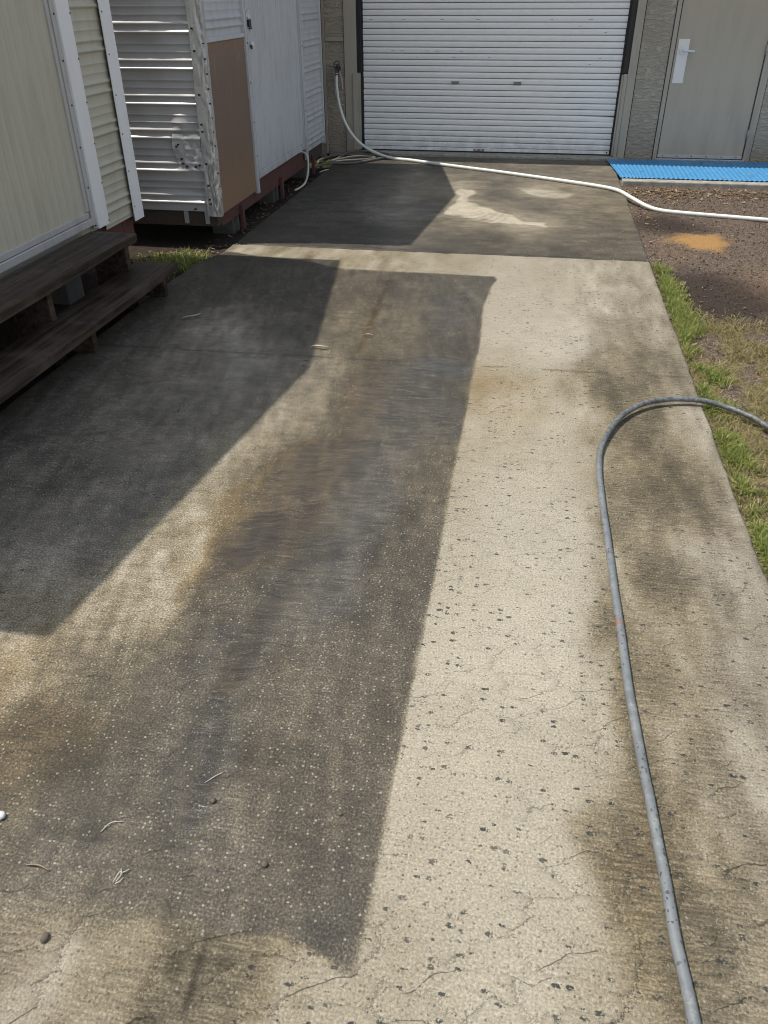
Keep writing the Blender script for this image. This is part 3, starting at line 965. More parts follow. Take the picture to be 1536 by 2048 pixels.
# side door
gbox('door_frame', M['taupe_trim'], 1.296, 1.338, WY - .012, WY + .1, .0, 2.13)
gbox('door_frame', M['taupe_trim'], 2.246, 2.315, WY - .012, WY + .1, .0, 2.13)
gbox('door_frame', M['taupe_trim'], 1.339, 2.245, WY - .012, WY + .1, 2.066, 2.13)
gbox('door_threshold', M['alu'], 1.325, 2.262, WY - .035, WY + .05, .0005, .016)
sd = gbox('side_door', M['steel_door'], 1.348, 2.236, WY + .006, WY + .05, .021, 2.06, .002)
ks = box('kick_strip', M['alu'], sd, 1.347, 2.235, WY - .002, WY + .0045, .023, .056, .001)
for i in range(6):
    x = 1.40 + i * .155
    MB().tube([(x, WY - .0015, .040), (x, WY - .006, .040)], .006, 8).build('screw', M['screw'], sd)
box('handle_plate', M['chrome'], sd, 1.368, 1.478, WY - .001, WY + .0045, .745, 1.150, .002)
hp = MB().tube([(1.428, WY - .002, 1.048), (1.428, WY - .014, 1.048)], .042, 24).build('handle_rose', M['chrome'], sd, .003)
MB().tube([(1.428, WY - .013, 1.048), (1.428, WY - .050, 1.048)], .016, 16).build('handle_neck', M['chrome'], sd)
MB().tube(spline([(1.424, WY - .050, 1.048), (1.46, WY - .054, 1.046), (1.50, WY - .052, 1.043), (1.535, WY - .046, 1.040)], 5), .011, 12).build('lever', M['chrome'], sd)
for z in (.27, 1.06, 1.85):
    MB().tube([(2.241, WY - .016, z - .045), (2.241, WY - .016, z + .045)], .009, 10).build('hinge', M['taupe_trim'], sd)
for k in range(9):                                  # chipped paint by the hinge side
    x, z = 1.92 + .022 * k + random.uniform(-.01, .01), .43 + random.uniform(-.02, .015) - .002 * k
    if random.random() < .75:
        s = random.uniform(.004, .012)
        MB().quad((x - s, WY + .004, z - s * .4), (x + s, WY + .004, z - s * .5), (x + s * .8, WY + .004, z + s * .5), (x - s * .6, WY + .004, z + s * .6)).build('paint_chip', M['label_pale'], sd)

# ================================================================== ribbed sheet
PIT = .2155


CABIN_RIBS = ((.0185, .0185, .0125), (.0685, .0185, .0110), (.119, .007, .003), (.166, .007, .003))
SHED_RIBS = ((.0185, .0185, .0135), (.0685, .0185, .0100), (.119, .008, .0045), (.166, .008, .0045))


def rib(z, off, shape=CABIN_RIBS):
    t = np.mod(z - off, PIT)
    d = np.zeros_like(t)
    for c, w_, a in shape:
        u = np.abs(t - c) / w_
        d = d + np.where(u < 1, a * (.5 + .5 * np.cos(np.pi * np.clip(u, 0, 1))), 0)
    return d


def rib_rows(z0, z1, off):
    t = [0, .0046, .0093, .014, .0185, .023, .0277, .032, .037, .0435, .050, .0546, .0593, .064, .0685, .073, .0777, .082, .087,
         .1, .112, .1155, .119, .1225, .126, .145, .159, .1625, .166, .1695, .173, .195]
    z = [z0, z1]
    k = math.floor((z0 - off) / PIT)
    while off + k * PIT < z1:
        z += [off + k * PIT + q for q in t if z0 < off + k * PIT + q < z1]
        k += 1
    return np.array(sorted(set(np.round(z, 5))))


# ================================================================== CREAM CABIN
CX = -2.57
cab = empty('cream_cabin')
tag(cab, 'cream ribbed metal cabin at left edge with white corner trim', 'cabin')


def side_ribbed(name, mat, parent, x, y0, y1, z0, z1, off, ny=6):
    zs = rib_rows(z0, z1, off)
    ys = np.linspace(y0, y1, ny)
    G = np.zeros((len(zs), len(ys), 3))
    G[:, :, 0] = (x + rib(zs, off))[:, None] + .0015 * (fbm(np.add.outer(zs, 0 * ys), np.add.outer(0 * zs, ys), 3, 3, 8) - .5)
    G[:, :, 1] = ys[None, :]
    G[:, :, 2] = zs[:, None]
    return MB().grid(G, True, False).build(name, mat, parent)


def vert_ribbed(name, mat, parent, x, y0, y1, z0, z1, pitch, amp, nz=8):
    t = np.array([0, .18, .28, .36, .44, .56, .64, .72, .82])
    ys = np.concatenate([[y0 + (k + q) * pitch for q in t] for k in range(int((y1 - y0) / pitch) + 1)])
    ys = np.append(ys[ys < y1 - .001], y1)
    u = np.mod(ys - y0, pitch) / pitch
    d = amp * np.where((u > .3) & (u < .7), 1, 0) * (1 - np.abs(u - .5) / .2 * .3)
    zs = np.linspace(z0, z1, nz)
    G = np.zeros((len(zs), len(ys), 3))
    G[:, :, 0] = x + d[None, :] + .003 * (fbm(np.add.outer(zs * 0, ys), np.add.outer(zs, 0 * ys), 2.0, 3, 12) - .5)
    G[:, :, 1] = ys[None, :]
    G[:, :, 2] = zs[:, None]
    return MB().grid(G, True, False).build(name, mat, parent)


side_ribbed('siding', M['cream'], cab, CX, 4.70, 5.07, .345, 2.50, -.012)
side_ribbed('siding', M['cream'], cab, CX, 1.70, 2.90, .345, 2.50, -.012)
cd = vert_ribbed('cabin_door', M['cream_door'], cab, CX - .004, 3.10, 4.495, .490, 2.45, .0775, .0035)
box('sill_rail', M['alu_frame'], cd, CX - .02, CX + .012, 3.05, 4.555, .412, .455, .004)
box('sill_rail', M['alu_frame'], cd, CX - .02, CX + .006, 3.05, 4.515, .4575, .492, .004)
box('door_jamb', M['alu_frame'], cd, CX - .02, CX + .008, 4.494, 4.524, .4935, 2.45, .004)
box('door_jamb', M['alu_frame'], cd, CX - .02, CX + .016, 4.5265, 4.562, .412, 2.47, .004)
box('door_jamb', M['alu_frame'], cd, CX - .02, CX + .016, 2.98, 3.045, .412, 2.47, .004)
box('white_trim', M['white_trim'], cab, CX - .01, CX + .030, 4.5645, 4.698, .385, 2.5, .004)
box('white_trim', M['white_trim'], cab, CX - .01, CX + .030, 2.90, 2.977, .385, 2.5, .004)
mb = MB()                                           # folded corner trim
mb.box(CX + .022, CX + .030, 5.045, 5.178, .318, 2.52)
mb.box(CX - .10, CX + .0215, 5.170, 5.178, .318, 2.52)
mb.build('corner_trim', M['white_trim'], cab, .002)
mb = MB()
for k in range(10):
    z = .40 + k * .2155 + .008
    for y, x in ((5.062, CX + .030), (4.690, CX + .031)):
        mb.tube([(x, y, z), (x + .003, y, z)], .0042, 8)
    mb.tube([(CX + .015, 4.545, z), (CX + .020, 4.545, z)], .005, 8)
tag(mb.build('screw_heads', M['screw'], cab), kind='stuff')
# body, floor frame, gable roof (its shadow falls across the drive)
mb = MB()
mb.box(-6.2, CX - .032, 1.72, 5.165, .36, 2.5)
mb.build('cabin_body', M['cream'], cab)
box('floor_beam', M['red_beam'], cab, -6.2, CX - .035, 4.98, 5.13, .16, .355)
box('floor_beam', M['red_beam'], cab, CX - .12, CX - .035, 1.75, 4.975, .20, .355)
for y in (2.0, 3.35, 4.45):
    box('pier_block', M['block'], cab, -2.98, -2.78, y, y + .2, -.10, .195, .01)
RX = CX + .05
E1, PK, E2, ZE, ZP = 5.48 - KY * 2.5, 3.60 - KY * 3.02, 1.54 - KY * 2.5, 2.50, 3.02
mb = MB()
for (ya, za, yb, zb) in ((E1, ZE, PK, ZP), (PK, ZP, E2, ZE)):
    mb.quad((RX, ya, za), (RX, yb, zb), (-6.4, yb, zb), (-6.4, ya, za))
    mb.quad((RX, ya, za - .05), (-6.4, ya, za - .05), (-6.4, yb, zb - .05), (RX, yb, zb - .05))
    mb.quad((RX, ya, za - .05), (RX, yb, zb - .05), (RX, yb, zb), (RX, ya, za))
mb.quad((RX, E1, ZE - .05), (RX, E1, ZE), (-6.4, E1, ZE), (-6.4, E1, ZE - .05))
mb.quad((RX, E2, ZE - .05), (-6.4, E2, ZE - .05), (-6.4, E2, ZE), (RX, E2, ZE))
mb.build('roof', M['roof'], cab)
mb = MB()
mb.tri((RX - .04, E1 - .1, ZE - .02), (RX - .04, PK, ZP - .03), (RX - .04, E2 + .1, ZE - .02))
mb.build('gable', M['cream'], cab)

# ================================================================== METAL SHED
SX, SY, LEAN = -2.25, 5.82, .045
shed = empty('metal_shed')
tag(shed, 'dented grey metal shed with plywood patch beside the driveway', 'shed')
# front wall facing the camera, ribs sideways, dented
OFF = .041
zs = rib_rows(.215, 2.70, OFF)
fx = np.concatenate([np.arange(-4.6, -2.95, .15), np.arange(-2.95, SX - .005, .012)])
Zg, Xg = np.meshgrid(zs, fx, indexing='ij')
D = rib(Zg, OFF, SHED_RIBS)
flatm = blob(Xg, Zg, -2.40, .62, .17, .17, 0, .3, .4, 5, 9)
D = D * (1 - .75 * flatm)
for (cx, cz, sx, sz, a) in ((-2.70, 1.285, .12, .05, -.014), (-2.72, 1.07, .10, .05, -.013), (-2.47, .80, .05, .06, .020), (-2.52, .37, .14, .035, -.012),
                            (-2.42, .33, .10, .03, -.010), (-2.43, .64, .09, .10, -.014), (-2.60, .92, .2, .1, -.004), (-2.40, 1.42, .05, .03, -.006), (-2.55, .50, .16, .03, .006)):
    D = D + a * np.exp(-((Xg - cx) / sx) ** 2 - ((Zg - cz) / sz) ** 2)
D = D + .012 * (fbm(Xg, Zg * 1.6, 3, 3, 60) - .5) + .006 * (fbm(Xg, Zg, 5, 3, 61) - .5) + .0030 * (fbm(Xg, Zg, 18, 3, 62) - .5) * (.4 + 2 * flatm)
G = np.stack([Xg, SY - D + LEAN * np.minimum(Zg - .2, 1.4), Zg], -1)
MB().grid(G, True, True).build('front_siding', M['shed_metal'], shed)
# crumpled patch screwed over the lower corner
px = np.linspace(-2.545, -2.335, 34)
pz = np.linspace(.50, .735, 40)
Zp, Xp = np.meshgrid(pz, px, indexing='ij')
lean = -.30 * np.clip((.735 - Zp) / .235, 0, 1) * .0
Xp2 = Xp + .020 * (fbm(Zp, Zp * 0, 9, 3, 71) - .5) + .045 * np.clip((.62 - Zp) / .12, 0, 1) * (np.clip((-2.44 - Xp) / .105, 0, 1))
Dp = .019 + .018 * (fbm(Xp, Zp, 9, 4, 72) - .5) + .010 * (fbm(Xp, Zp, 28, 3, 73) - .5) + .4 * rib(Zp, OFF)
Zp2 = Zp + .018 * (fbm(Xp, Xp * 0, 10, 3, 74) - .5) * np.clip((.62 - Zp) / .1, 0, 1)
MB().grid(np.stack([Xp2, SY - Dp + LEAN * (Zp2 - .2), Zp2], -1), True, True).build('patch_sheet', M['shed_metal'], shed)
# corner flashing: front leaf and side leaf, bent and torn
nz_ = 220
cz = np.linspace(.185, 2.68, nz_)
s_ = np.linspace(0, 1, 22)
Zc, Sc = np.meshgrid(cz, s_, indexing='ij')
wf = .098 + .012 * (fbm(Zc, Zc * 0, 4, 3, 81) - .5)
arc = Sc * (wf + .055)
front = np.minimum(arc, wf)
side = np.maximum(arc - wf, 0)
n1 = fbm(Sc * 1.2, Zc, 7, 4, 82) - .5
n2 = fbm(Sc * 3, Zc * 2.2, 9, 3, 83) - .5
edge = np.exp(-((arc - wf) / .03) ** 2)
low = 1 + 1.6 * np.exp(-((Zc - .42) / .22) ** 2) + .8 * np.exp(-((Zc - 1.25) / .25) ** 2)
Xf = SX + .008 - wf + front + (.018 * n1 * edge + .006 * n2) * low + .010 * np.exp(-((Zc - .25) / .08) ** 2) * edge
Yf = SY + LEAN * np.minimum(Zc - .2, 1.4) - .019 + side - (.026 * n1 + .010 * n2) * low * (.25 + edge) - .006 * edge
Xf = Xf + .004 * (side > 0)
MB().grid(np.stack([Xf, Yf, Zc], -1), True, True).build('corner_flashing', M['shed_flash'], shed)
mb = MB()
for (x, z) in ((-2.315, 1.375), (-2.312, 1.245), (-2.310, .985), (-2.315, .80), (-2.312, .755), (-2.31, .545), (-2.31, .40), (-2.305, .275), (-2.31, .305),
               (-2.52, .655), (-2.505, .668), (-2.49, .575), (-2.485, .545), (-2.455, .525), (-2.39, .525), (-2.43, .235), (-2.36, .535)):
    mb.tube([(x, SY - .012 + LEAN * (z - .2), z), (x, SY - .036 + LEAN * (z - .2), z)], .0065, 8)
for k in range(12):
    mb.tube([(SX + .003, SY + .018, .30 + .09 * k), (SX + .016, SY + .018, .30 + .09 * k)], .005, 8)
tag(mb.build('screw_heads', M['screw'], shed), kind='stuff')
# side facing the drive
side_ribbed('side_siding', M['shed_white'], shed, SX - .012, 5.865, 6.735, 1.315, 2.70, OFF + .02, 10)
side_ribbed('side_siding', M['shed_white'], shed, SX - .012, 8.395, 9.125, .215, 2.60, OFF, 10)
box('edge_strip', M['shed_white'], shed, SX - .012, SX + .006, 5.885, 6.735, 1.288, 1.316, .003)
MB().box(SX - .016, SX - .004, 5.875, 6.72, .185, 1.287).build('plywood_panel', M['ply'], shed, .002)
# wavy door stop
zt = np.linspace(.165, 2.6, 60)
wav = .014 * np.sin(zt * 2.2 + .5) * ss(.9, 1.4, zt) + .006 * (fbm(zt, zt * 0, 3, 3, 91) - .5)
mb = MB()
G = np.zeros((60, 5, 3))
for j, (dy, dx) in enumerate(((0, -.02), (0, .012), (.022, .014), (.048, .012), (.048, -.02))):
    G[:, j, 0] = SX + dx
    G[:, j, 1] = 6.722 + dy + wav
    G[:, j, 2] = zt
mb.grid(G, False, False).build('door_stop', M['shed_white'], shed)
door = vert_ribbed('shed_door', M['shed_white'], shed, SX - .002, 6.800, 8.285, .325, 2.5, .062, .0035, 12)
box('bottom_rail', M['shed_white'], door, SX - .012, SX + .010, 6.800, 8.285, .268, .323, .003)
box('door_edge', M['shed_white'], door, SX - .012, SX + .008, 6.788, 6.799, .268, 2.5, .002)
box('door_edge', M['shed_white'], door, SX - .012, SX + .010, 8.286, 8.302, .268, 2.5, .002)
box('door_trim', M['shed_white'], shed, SX - .012, SX + .014, 8.322, 8.394, .160, 2.6, .004)
box('corner_strip', M['shed_white'], shed, SX - .03, SX + .010, 9.126, 9.150, .20, 2.6, .003)
mb = MB()
mb.box(SX + .004, SX + .010, 6.80, 6.875, 1.415, 1.440)
hs = mb.build('hasp', M['chrome'], door, .002)
MB().tube(spline([(SX + .016, 6.815, 1.40), (SX + .016, 6.815, 1.44), (SX + .016, 6.835, 1.455), (SX + .016, 6.852, 1.44), (SX + .016, 6.852, 1.40)], 5), .004, 8).build('shackle', M['chrome'], door)
MB().box(SX + .006, SX + .024, 6.808, 6.860, 1.350, 1.400).build('padlock', M['track'], door, .004)
MB().box(SX + .004, SX + .014, 6.85, 6.90, 1.335, 1.347).build('latch_bolt', M['track'], door, .002)
MB().tube([(SX + .002, 6.855, 1.235), (SX + .03, 6.855, 1.235)], .020, 14).build('knob', M['chrome'], door, .004)
MB().tube([(SX + .012, 6.845, 1.245), (SX + .016, 6.835, 1.205)], .008, 8).build('latch_tail', M['track'], door)
mb = MB()
for z in (.45, .70, .98, 1.25):
    mb.tube([(SX + .013, 6.745, z), (SX + .018, 6.745, z)], .005, 8)
    mb.tube([(SX + .013, 8.36, z - .1), (SX + .018, 8.36, z - .1)], .005, 8)
tag(mb.build('trim_screws', M['screw'], shed), kind='stuff')
# floor frame and blocks
box('floor_beam', M['dark_wood'], shed, -4.5, SX - .028, SY + .012, SY + .10, .105, .212, .004)
box('floor_beam', M['red_beam'], shed, SX - .075, SX - .026, SY + .102, 8.42, .088, .262, .004)
box('floor_beam', M['dark_wood'], shed, SX - .075, SX - .026, 8.425, 9.12, .088, .24, .004)
for y in (6.28, 7.42, 8.6):
    box('pier_block', M['block'], shed, SX - .26, SX - .08, y, y + .16, -.10, .087, .008)
    box('strap_post', M['red_beam'], shed, SX - .024, SX + .004, y + .03, y + .075, -.03, .155, .004)
for x in (-2.535, -2.372):
    MB().box(x, x + .032, SY - .004, SY + .010, .125, .218).build('steel_bracket', M['alu'], shed, .002)
mb = MB()
mb.box(-4.55, SX - .03, SY + .12, 9.10, .215, 2.5)
mb.build('shed_body', M['dark_wood'], shed)
RX = -2.20
mb = MB()
pts = [(SY + LEAN * 1.4 - .004, 2.72), (7.71 - KY * 3.05, 3.05), (9.08 - KY * 2.50, 2.50)]
for (ya, za), (yb, zb) in ((pts[0], pts[1]), (pts[1], pts[2])):
    mb.quad((RX, ya, za), (-4.7, ya, za), (-4.7, yb, zb), (RX, yb, zb))
    mb.quad((RX, ya, za - .04), (RX, yb, zb - .04), (-4.7, yb, zb - .04), (-4.7, ya, za - .04))
    mb.quad((RX, ya, za - .04), (RX, ya, za), (RX, yb, zb), (RX, yb, zb - .04))
mb.quad((RX, pts[0][0], pts[0][1] - .04), (-4.7, pts[0][0], pts[0][1] - .04), (-4.7, pts[0][0], pts[0][1]), (RX, pts[0][0], pts[0][1]))
mb.build('roof', M['roof'], shed)
mb = MB()
v = [(SX + .002, 5.87, 2.45), (SX + .002, pts[0][0] + .12, pts[0][1] - .05), (SX + .002, pts[1][0], pts[1][1] - .05), (SX + .002, pts[2][0] - .05, pts[2][1] - .05), (SX + .002, 9.0, 2.45)]
mb.v = v
mb.f = [(0, 1, 2, 3, 4)]
mb.s = [False]
mb.build('gable', M['shed_white'], shed)

# ================================================================== WOODEN STEPS
st = empty('wooden_steps')
tag(st, 'dark stained wooden steps with two treads below the cabin door', 'steps')


def plank(name, x0, x1, y0, y1, ztop, th, seed, parent):
    xs = np.linspace(x0, x1, 10)
    ys = np.linspace(y0, y1, 70)
    Yg, Xg = np.meshgrid(ys, xs, indexing='ij')
    e = np.minimum(np.minimum(Xg - x0, x1 - Xg), np.minimum(Yg - y0, y1 - Yg))
    Zt = ztop + .004 * (fbm(Xg * 5, Yg, 2.2, 3, seed) - .5) - .006 * np.clip(1 - e / .012, 0, 1) ** 2
    Xe = Xg + .006 * (fbm(Yg, Xg * 0, 3, 3, seed + 1) - .5)
    top = np.stack([Xe, Yg, Zt], -1)
    bot = np.stack([Xe, Yg, Zt * 0 + ztop - th], -1)
    mb = MB()
    mb.grid(top, True, True)
    mb.grid(bot, True, False)
    for k in range(69):
        for j, s in ((0, 1), (9, -1)):
            q = [tuple(top[k, j]), tuple(top[k + 1, j]), tuple(bot[k + 1, j]), tuple(bot[k, j])]
            mb.quad(*(q if s > 0 else q[::-1]))
    for j in range(9):
        mb.quad(tuple(top[0, j]), tuple(bot[0, j]), tuple(bot[0, j + 1]), tuple(top[0, j + 1]))
        mb.quad(tuple(top[69, j]), tuple(top[69, j + 1]), tuple(bot[69, j + 1]), tuple(bot[69, j]))
    return mb.build(name, M['tread'], parent)


plank('tread', -2.548, -2.262, 1.6, 4.47, .400, .046, 3, st)
plank('tread', -2.362, -2.098, 1.6, 4.615, .192, .046, 6, st)
for y in (2.2, 3.52, 4.40):
    box('post', M['tread'], st, -2.53, -2.315, y, y + .045, -.05, .353, .004)
for y in (2.25, 3.60, 4.52):
    box('leg', M['tread'], st, -2.34, -2.165, y, y + .045, .002, .145, .004)
box('stringer', M['tread'], st, -2.545, -2.535, 1.7, 4.40, .28, .352, .002)

# ================================================================== BLUE MAT
mx = np.concatenate([np.arange(.785, 3.3, .0055)])
my = np.linspace(8.69, 9.72, 40)
Yg, Xg = np.meshgrid(my, mx, indexing='ij')
ph = np.mod(Xg + .004 * np.sin(Yg * 6), .046) / .046
wave = .007 * np.clip(np.abs(ph - .5) * 4 - .55, 0, 1)
sag = ss(.885, .865, Xg)
Zm = .015 + wave + .005 * (fbm(Xg, Yg, 3, 3, 14) - .5)
Xm = Xg + .085 * (9.72 - Yg) / 1.03 * ss(1.2, .80, Xg) + .0
mat = MB().grid(np.stack([Xm, Yg, Zm], -1), True, False).build('ribbed_mat', M['blue'], None)
so_ = mat.modifiers.new('thick', 'SOLIDIFY')
so_.thickness = .004
tag(mat, 'bright blue ribbed plastic mat on the concrete pad outside the side door', 'mat')

# ================================================================== HOSES, TAP
RW = .0165
pts = [(-2.235, 9.775, .815), (-2.232, 9.745, .70), (-2.20, 9.70, .52), (-2.12, 9.64, .33), (-1.98, 9.57, .17), (-1.80, 9.50, .075), (-1.58, 9.43, RW + .004), (-1.30, 9.30, RW + .002),
       (-1.0, 9.13, RW + .002), (-.65, 8.95, RW + .001), (-.32, 8.78, RW + .001), (.18, 8.49, RW + .002), (.62, 8.22, RW + .002), (.80, 8.04, RW + .002), (.90, 7.80, .008),
       (1.01, 7.55, -.006), (1.12, 7.42, -.012), (1.30, 7.35, -.012), (1.60, 7.27, -.010), (1.95, 7.18, -.008), (2.5, 7.05, -.006), (3.2, 6.95, -.006)]
sp = spline(pts, 10)
rad = [.0135 + (RW - .0135) * min(1, k / 45) for k in range(len(sp))]
o = MB().tube(sp, rad, 16).build('garden_hose', M['hose_white'])
tag(o, 'white garden hose from the wall tap across the far drive', 'hose')

RG = .0120
pts = [(.46, .30, RG), (.445, .55, RG), (.432, .78, RG), (.420, .91, RG), (.412, 1.04, RG), (.402, 1.19, RG), (.393, 1.34, RG), (.384, 1.54, RG), (.378, 1.77, RG), (.374, 1.99, RG), (.368, 2.26, RG),
       (.362, 2.50, RG), (.362, 2.74, RG), (.378, 2.93, RG + .003), (.418, 3.10, RG + .008), (.485, 3.255, RG + .014), (.59, 3.38, RG + .018), (.715, 3.445, RG + .018), (.85, 3.46, RG + .014), (.955, 3.43, RG + .004),
       (1.05, 3.345, .012), (1.12, 3.24, .006), (1.28, 3.02, .004), (1.6, 2.85, .004), (2.2, 2.9, .004), (3.0, 3.2, .004), (4.2, 3.3, .004)]
sp = spline(pts, 10)
ks_ = np.arange(len(sp))
wx = .007 * (fbm(ks_ * .055, ks_ * 0., 1.0, 3, 401) - .5) + .0022 * (fbm(ks_ * .22, ks_ * 0., 1.0, 2, 402) - .5)
sp = [(p[0] + float(q), p[1], p[2]) for p, q in zip(sp, wx)]
rg_ = [RG * (1 + .07 * float(q)) for q in (fbm(ks_ * .4, ks_ * 0., 1.0, 3, 403) - .5)]
o = MB().tube(sp, rg_, 16).build('garden_hose', M['grey_hose'])
tag(o, 'scuffed grey hose curving down the right side of the drive', 'hose')

RC = .013
pts = [(-2.33, 8.92, -.01), (-2.20, 9.02, RC), (-2.02, 9.06, RC), (-1.88, 9.14, RC), (-1.72, 9.33, RC + .004), (-1.60, 9.52, RC + .006), (-1.66, 9.66, RC + .008), (-1.86, 9.70, RC + .02), (-2.02, 9.66, .04), (-2.10, 9.55, .035),
       (-2.15, 9.36, .014), (-2.19, 9.16, .012), (-2.12, 9.24, .02), (-1.95, 9.36, .035), (-1.80, 9.40, .03), (-1.74, 9.36, .022), (-1.86, 9.26, .02), (-2.05, 9.20, .014), (-2.28, 9.12, -.005), (-2.36, 9.30, -.008),
       (-2.25, 9.50, .010), (-2.05, 9.58, .016), (-1.9, 9.62, .02)]
o = MB().tube(spline(pts, 8), RC, 12).build('garden_hose', M['hose_old'])
tag(o, 'old dirty brown hose coiled on the ground below the wall tap', 'hose')

pts = [(SX - .05, 8.13, .262), (SX + .02, 8.14, .262), (SX + .075, 8.10, .235), (SX + .108, 8.00, .16), (SX + .115, 7.92, .085), (SX + .108, 7.83, .035), (SX + .08, 7.74, .012), (SX + .055, 7.66, .006)]
o = MB().tube(spline(pts, 8), .0095, 12).build('drain_tube', M['tube'])
tag(o, 'short off-white drain tube hanging from under the shed door', 'tube')

tap = empty('wall_tap')
tag(tap, 'weathered outdoor tap on the garage wall feeding the white hose', 'tap')
MB().tube([(-2.235, 9.868, .855), (-2.235, 9.80, .855), (-2.235, 9.775, .84), (-2.235, 9.775, .805)], .013, 12).build('spout', M['brass'], tap)
MB().tube([(-2.235, 9.859, .855), (-2.235, 9.852, .855)], .032, 16).build('flange', M['brass'], tap)
MB().tube([(-2.235, 9.80, .855), (-2.235, 9.785, .90)], .009, 10).build('stem', M['brass'], tap)
mb = MB()
ring = [(-2.235 + .032 * math.cos(a), 9.785 + .012 * math.sin(a), .902 + .030 * math.sin(a)) for a in np.linspace(0, 2 * math.pi, 19)]
mb.tube(ring, .005, 8, False)
mb.tube([(-2.267, 9.785, .902), (-2.203, 9.785, .902)], .004, 8)
mb.build('hand_wheel', M['brass'], tap)
MB().tube([(-2.235, 9.775, .812), (-2.235, 9.774, .775)], .0175, 14).build('hose_coupling', M['brass'], tap)
mb = MB()
for (x0, w0, z0, L, sd) in ((-2.272, .024, .85, .27, 1), (-2.196, .020, .85, .18, 2)):
    zs_ = np.linspace(z0, z0 - L, 16)
    G = np.zeros((16, 5, 3))
    for j in range(5):
        wv = w0 * (1 + .3 * np.sin(zs_ * 30 + sd))
        G[:, j, 0] = x0 + (j / 4 - .5) * wv + .008 * np.sin(zs_ * 17 + sd) + .010 * (z0 - zs_) / L
        G[:, j, 1] = 9.792 + .010 * math.cos(j * 1.7) + .012 * np.sin(zs_ * 22 + j)
        G[:, j, 2] = zs_ - .03 * abs(j / 4 - .3)
    mb.grid(G, True)
o = mb.build('rag', M['rag'])
tag(o, 'torn mauve rag strips knotted round the wall tap', 'rag')


# ================================================================== GRASS AND LITTER
def blades(name, xy, z, length, width, mat, lean=.5, label=None, cat=None, seed=1, flat=0.0):
    rg = np.random.default_rng(seed)
    n = len(xy)
    L = length * rg.uniform(.5, 1.25, n)
    W = width * rg.uniform(.6, 1.3, n)
    an = rg.uniform(0, 2 * np.pi, n)
    ln = rg.uniform(.15, 1, n) * lean
    d = np.stack([np.cos(an), np.sin(an), np.zeros(n)], 1)
    sd_ = np.stack([-np.sin(an), np.cos(an), np.zeros(n)], 1)
    base = np.stack([xy[:, 0], xy[:, 1], z], 1)
    up = np.array([0, 0, 1.0])
    V = []
    for t, wf in ((0, 1), (.45, .85), (.8, .5), (1, .04)):
        h = t * np.cos(ln * t * 1.1) * (1 - flat)
        q = np.sin(ln * t * 1.3) * t + flat * t
        c = base + d * (q * L)[:, None] + up * (h * L)[:, None] + up * .002
        V += [c - sd_ * (W * wf / 2)[:, None], c + sd_ * (W * wf / 2)[:, None]]
    V = np.stack(V, 1).reshape(-1, 3)
    i0 = (np.arange(n) * 8)[:, None]
    F = np.concatenate([i0 + np.array([[0, 1, 3, 2]]), i0 + np.array([[2, 3, 5, 4]]), i0 + np.array([[4, 5, 7, 6]])])
    tint = np.repeat(np.clip(rg.normal(.45, .25, n), 0, 1), 8)
    o = fast_mesh(name, V, F, mat, None, True, dict(tint=tint))
    return tag(o, label, cat, None, 'stuff')


rg = np.random.default_rng(5)
# green strip along the slab edge
n = 60000
y = rg.uniform(.9, 5.75, n)
x = XR + .012 + np.abs(rg.normal(0, .062, n)) + .01
dens = fbm(x, y, 6, 3, 9)
wide = .05 + .09 * ss(.3, .7, fbm(y, y * 0, 2.2, 3, 4)) + .05 * ss(3, 1.5, y)
keep = (x < XR + .012 + wide + .05) & (rg.uniform(0, 1, n) < ss(.40, .62, dens) * (.35 + .65 * ss(5.75, 5.2, y)))
tuft = np.exp(-((x - .95) / .09) ** 2 - ((y - 4.70) / .16) ** 2) + np.exp(-((x - .93) / .07) ** 2 - ((y - 5.15) / .25) ** 2)
keep |= (rg.uniform(0, 1, n) < tuft * .9)
keep &= rg.uniform(0, 1, n) < .55
xy = np.stack([x, y], 1)[keep]
blades('grass', xy, ground_z(xy[:, 0], xy[:, 1]), .046, .0042, M['grass'], 1.5, 'green grass growing along the right edge of the slab', 'grass', 2)
# dry lawn
n = 90000
x = rg.uniform(.872, 2.3, n)
y = rg.uniform(.9, 5.0, n)
lw = 1 - ss(4.15, 4.85, y + .9 * (fbm(x, y, 2.2, 4, 21) - .5) + .25 * (x - 1.2))
keep = rg.uniform(0, 1, n) < lw * np.maximum(ss(.30, .55, fbm(x, y, 5, 4, 5)), ss(1.0, .9, x)) * .85
xy = np.stack([x, y], 1)[keep]
blades('dry_grass', xy, ground_z(xy[:, 0], xy[:, 1]), .040, .0034, M['grass_dry'], 1.5, 'thin straw-coloured lawn beside the dark soil', 'grass', 3, .25)
# weeds between cabin and shed
n = 1500
x = rg.normal(-2.42, .14, n)
y = rg.normal(5.36, .11, n)
k = (x < -2.26) & (x > -2.85)
xy = np.stack([x, y], 1)[k]
blades('weeds', xy, -.055 + 0 * xy[:, 0], .07, .006, M['grass'], 1.3, 'small green weeds in the gap between cabin and shed', 'weeds', 4)
n = 260
x = rg.normal(-2.25, .10, n)
y = rg.normal(9.30, .12, n)
k = (x < -2.17) & (x > -2.5)
xy = np.stack([x, y], 1)[k]
blades('weeds', xy, -.05 + 0 * xy[:, 0], .06, .005, M['grass'], 1.3, 'few yellow-green weeds by the coiled hose', 'weeds', 6)


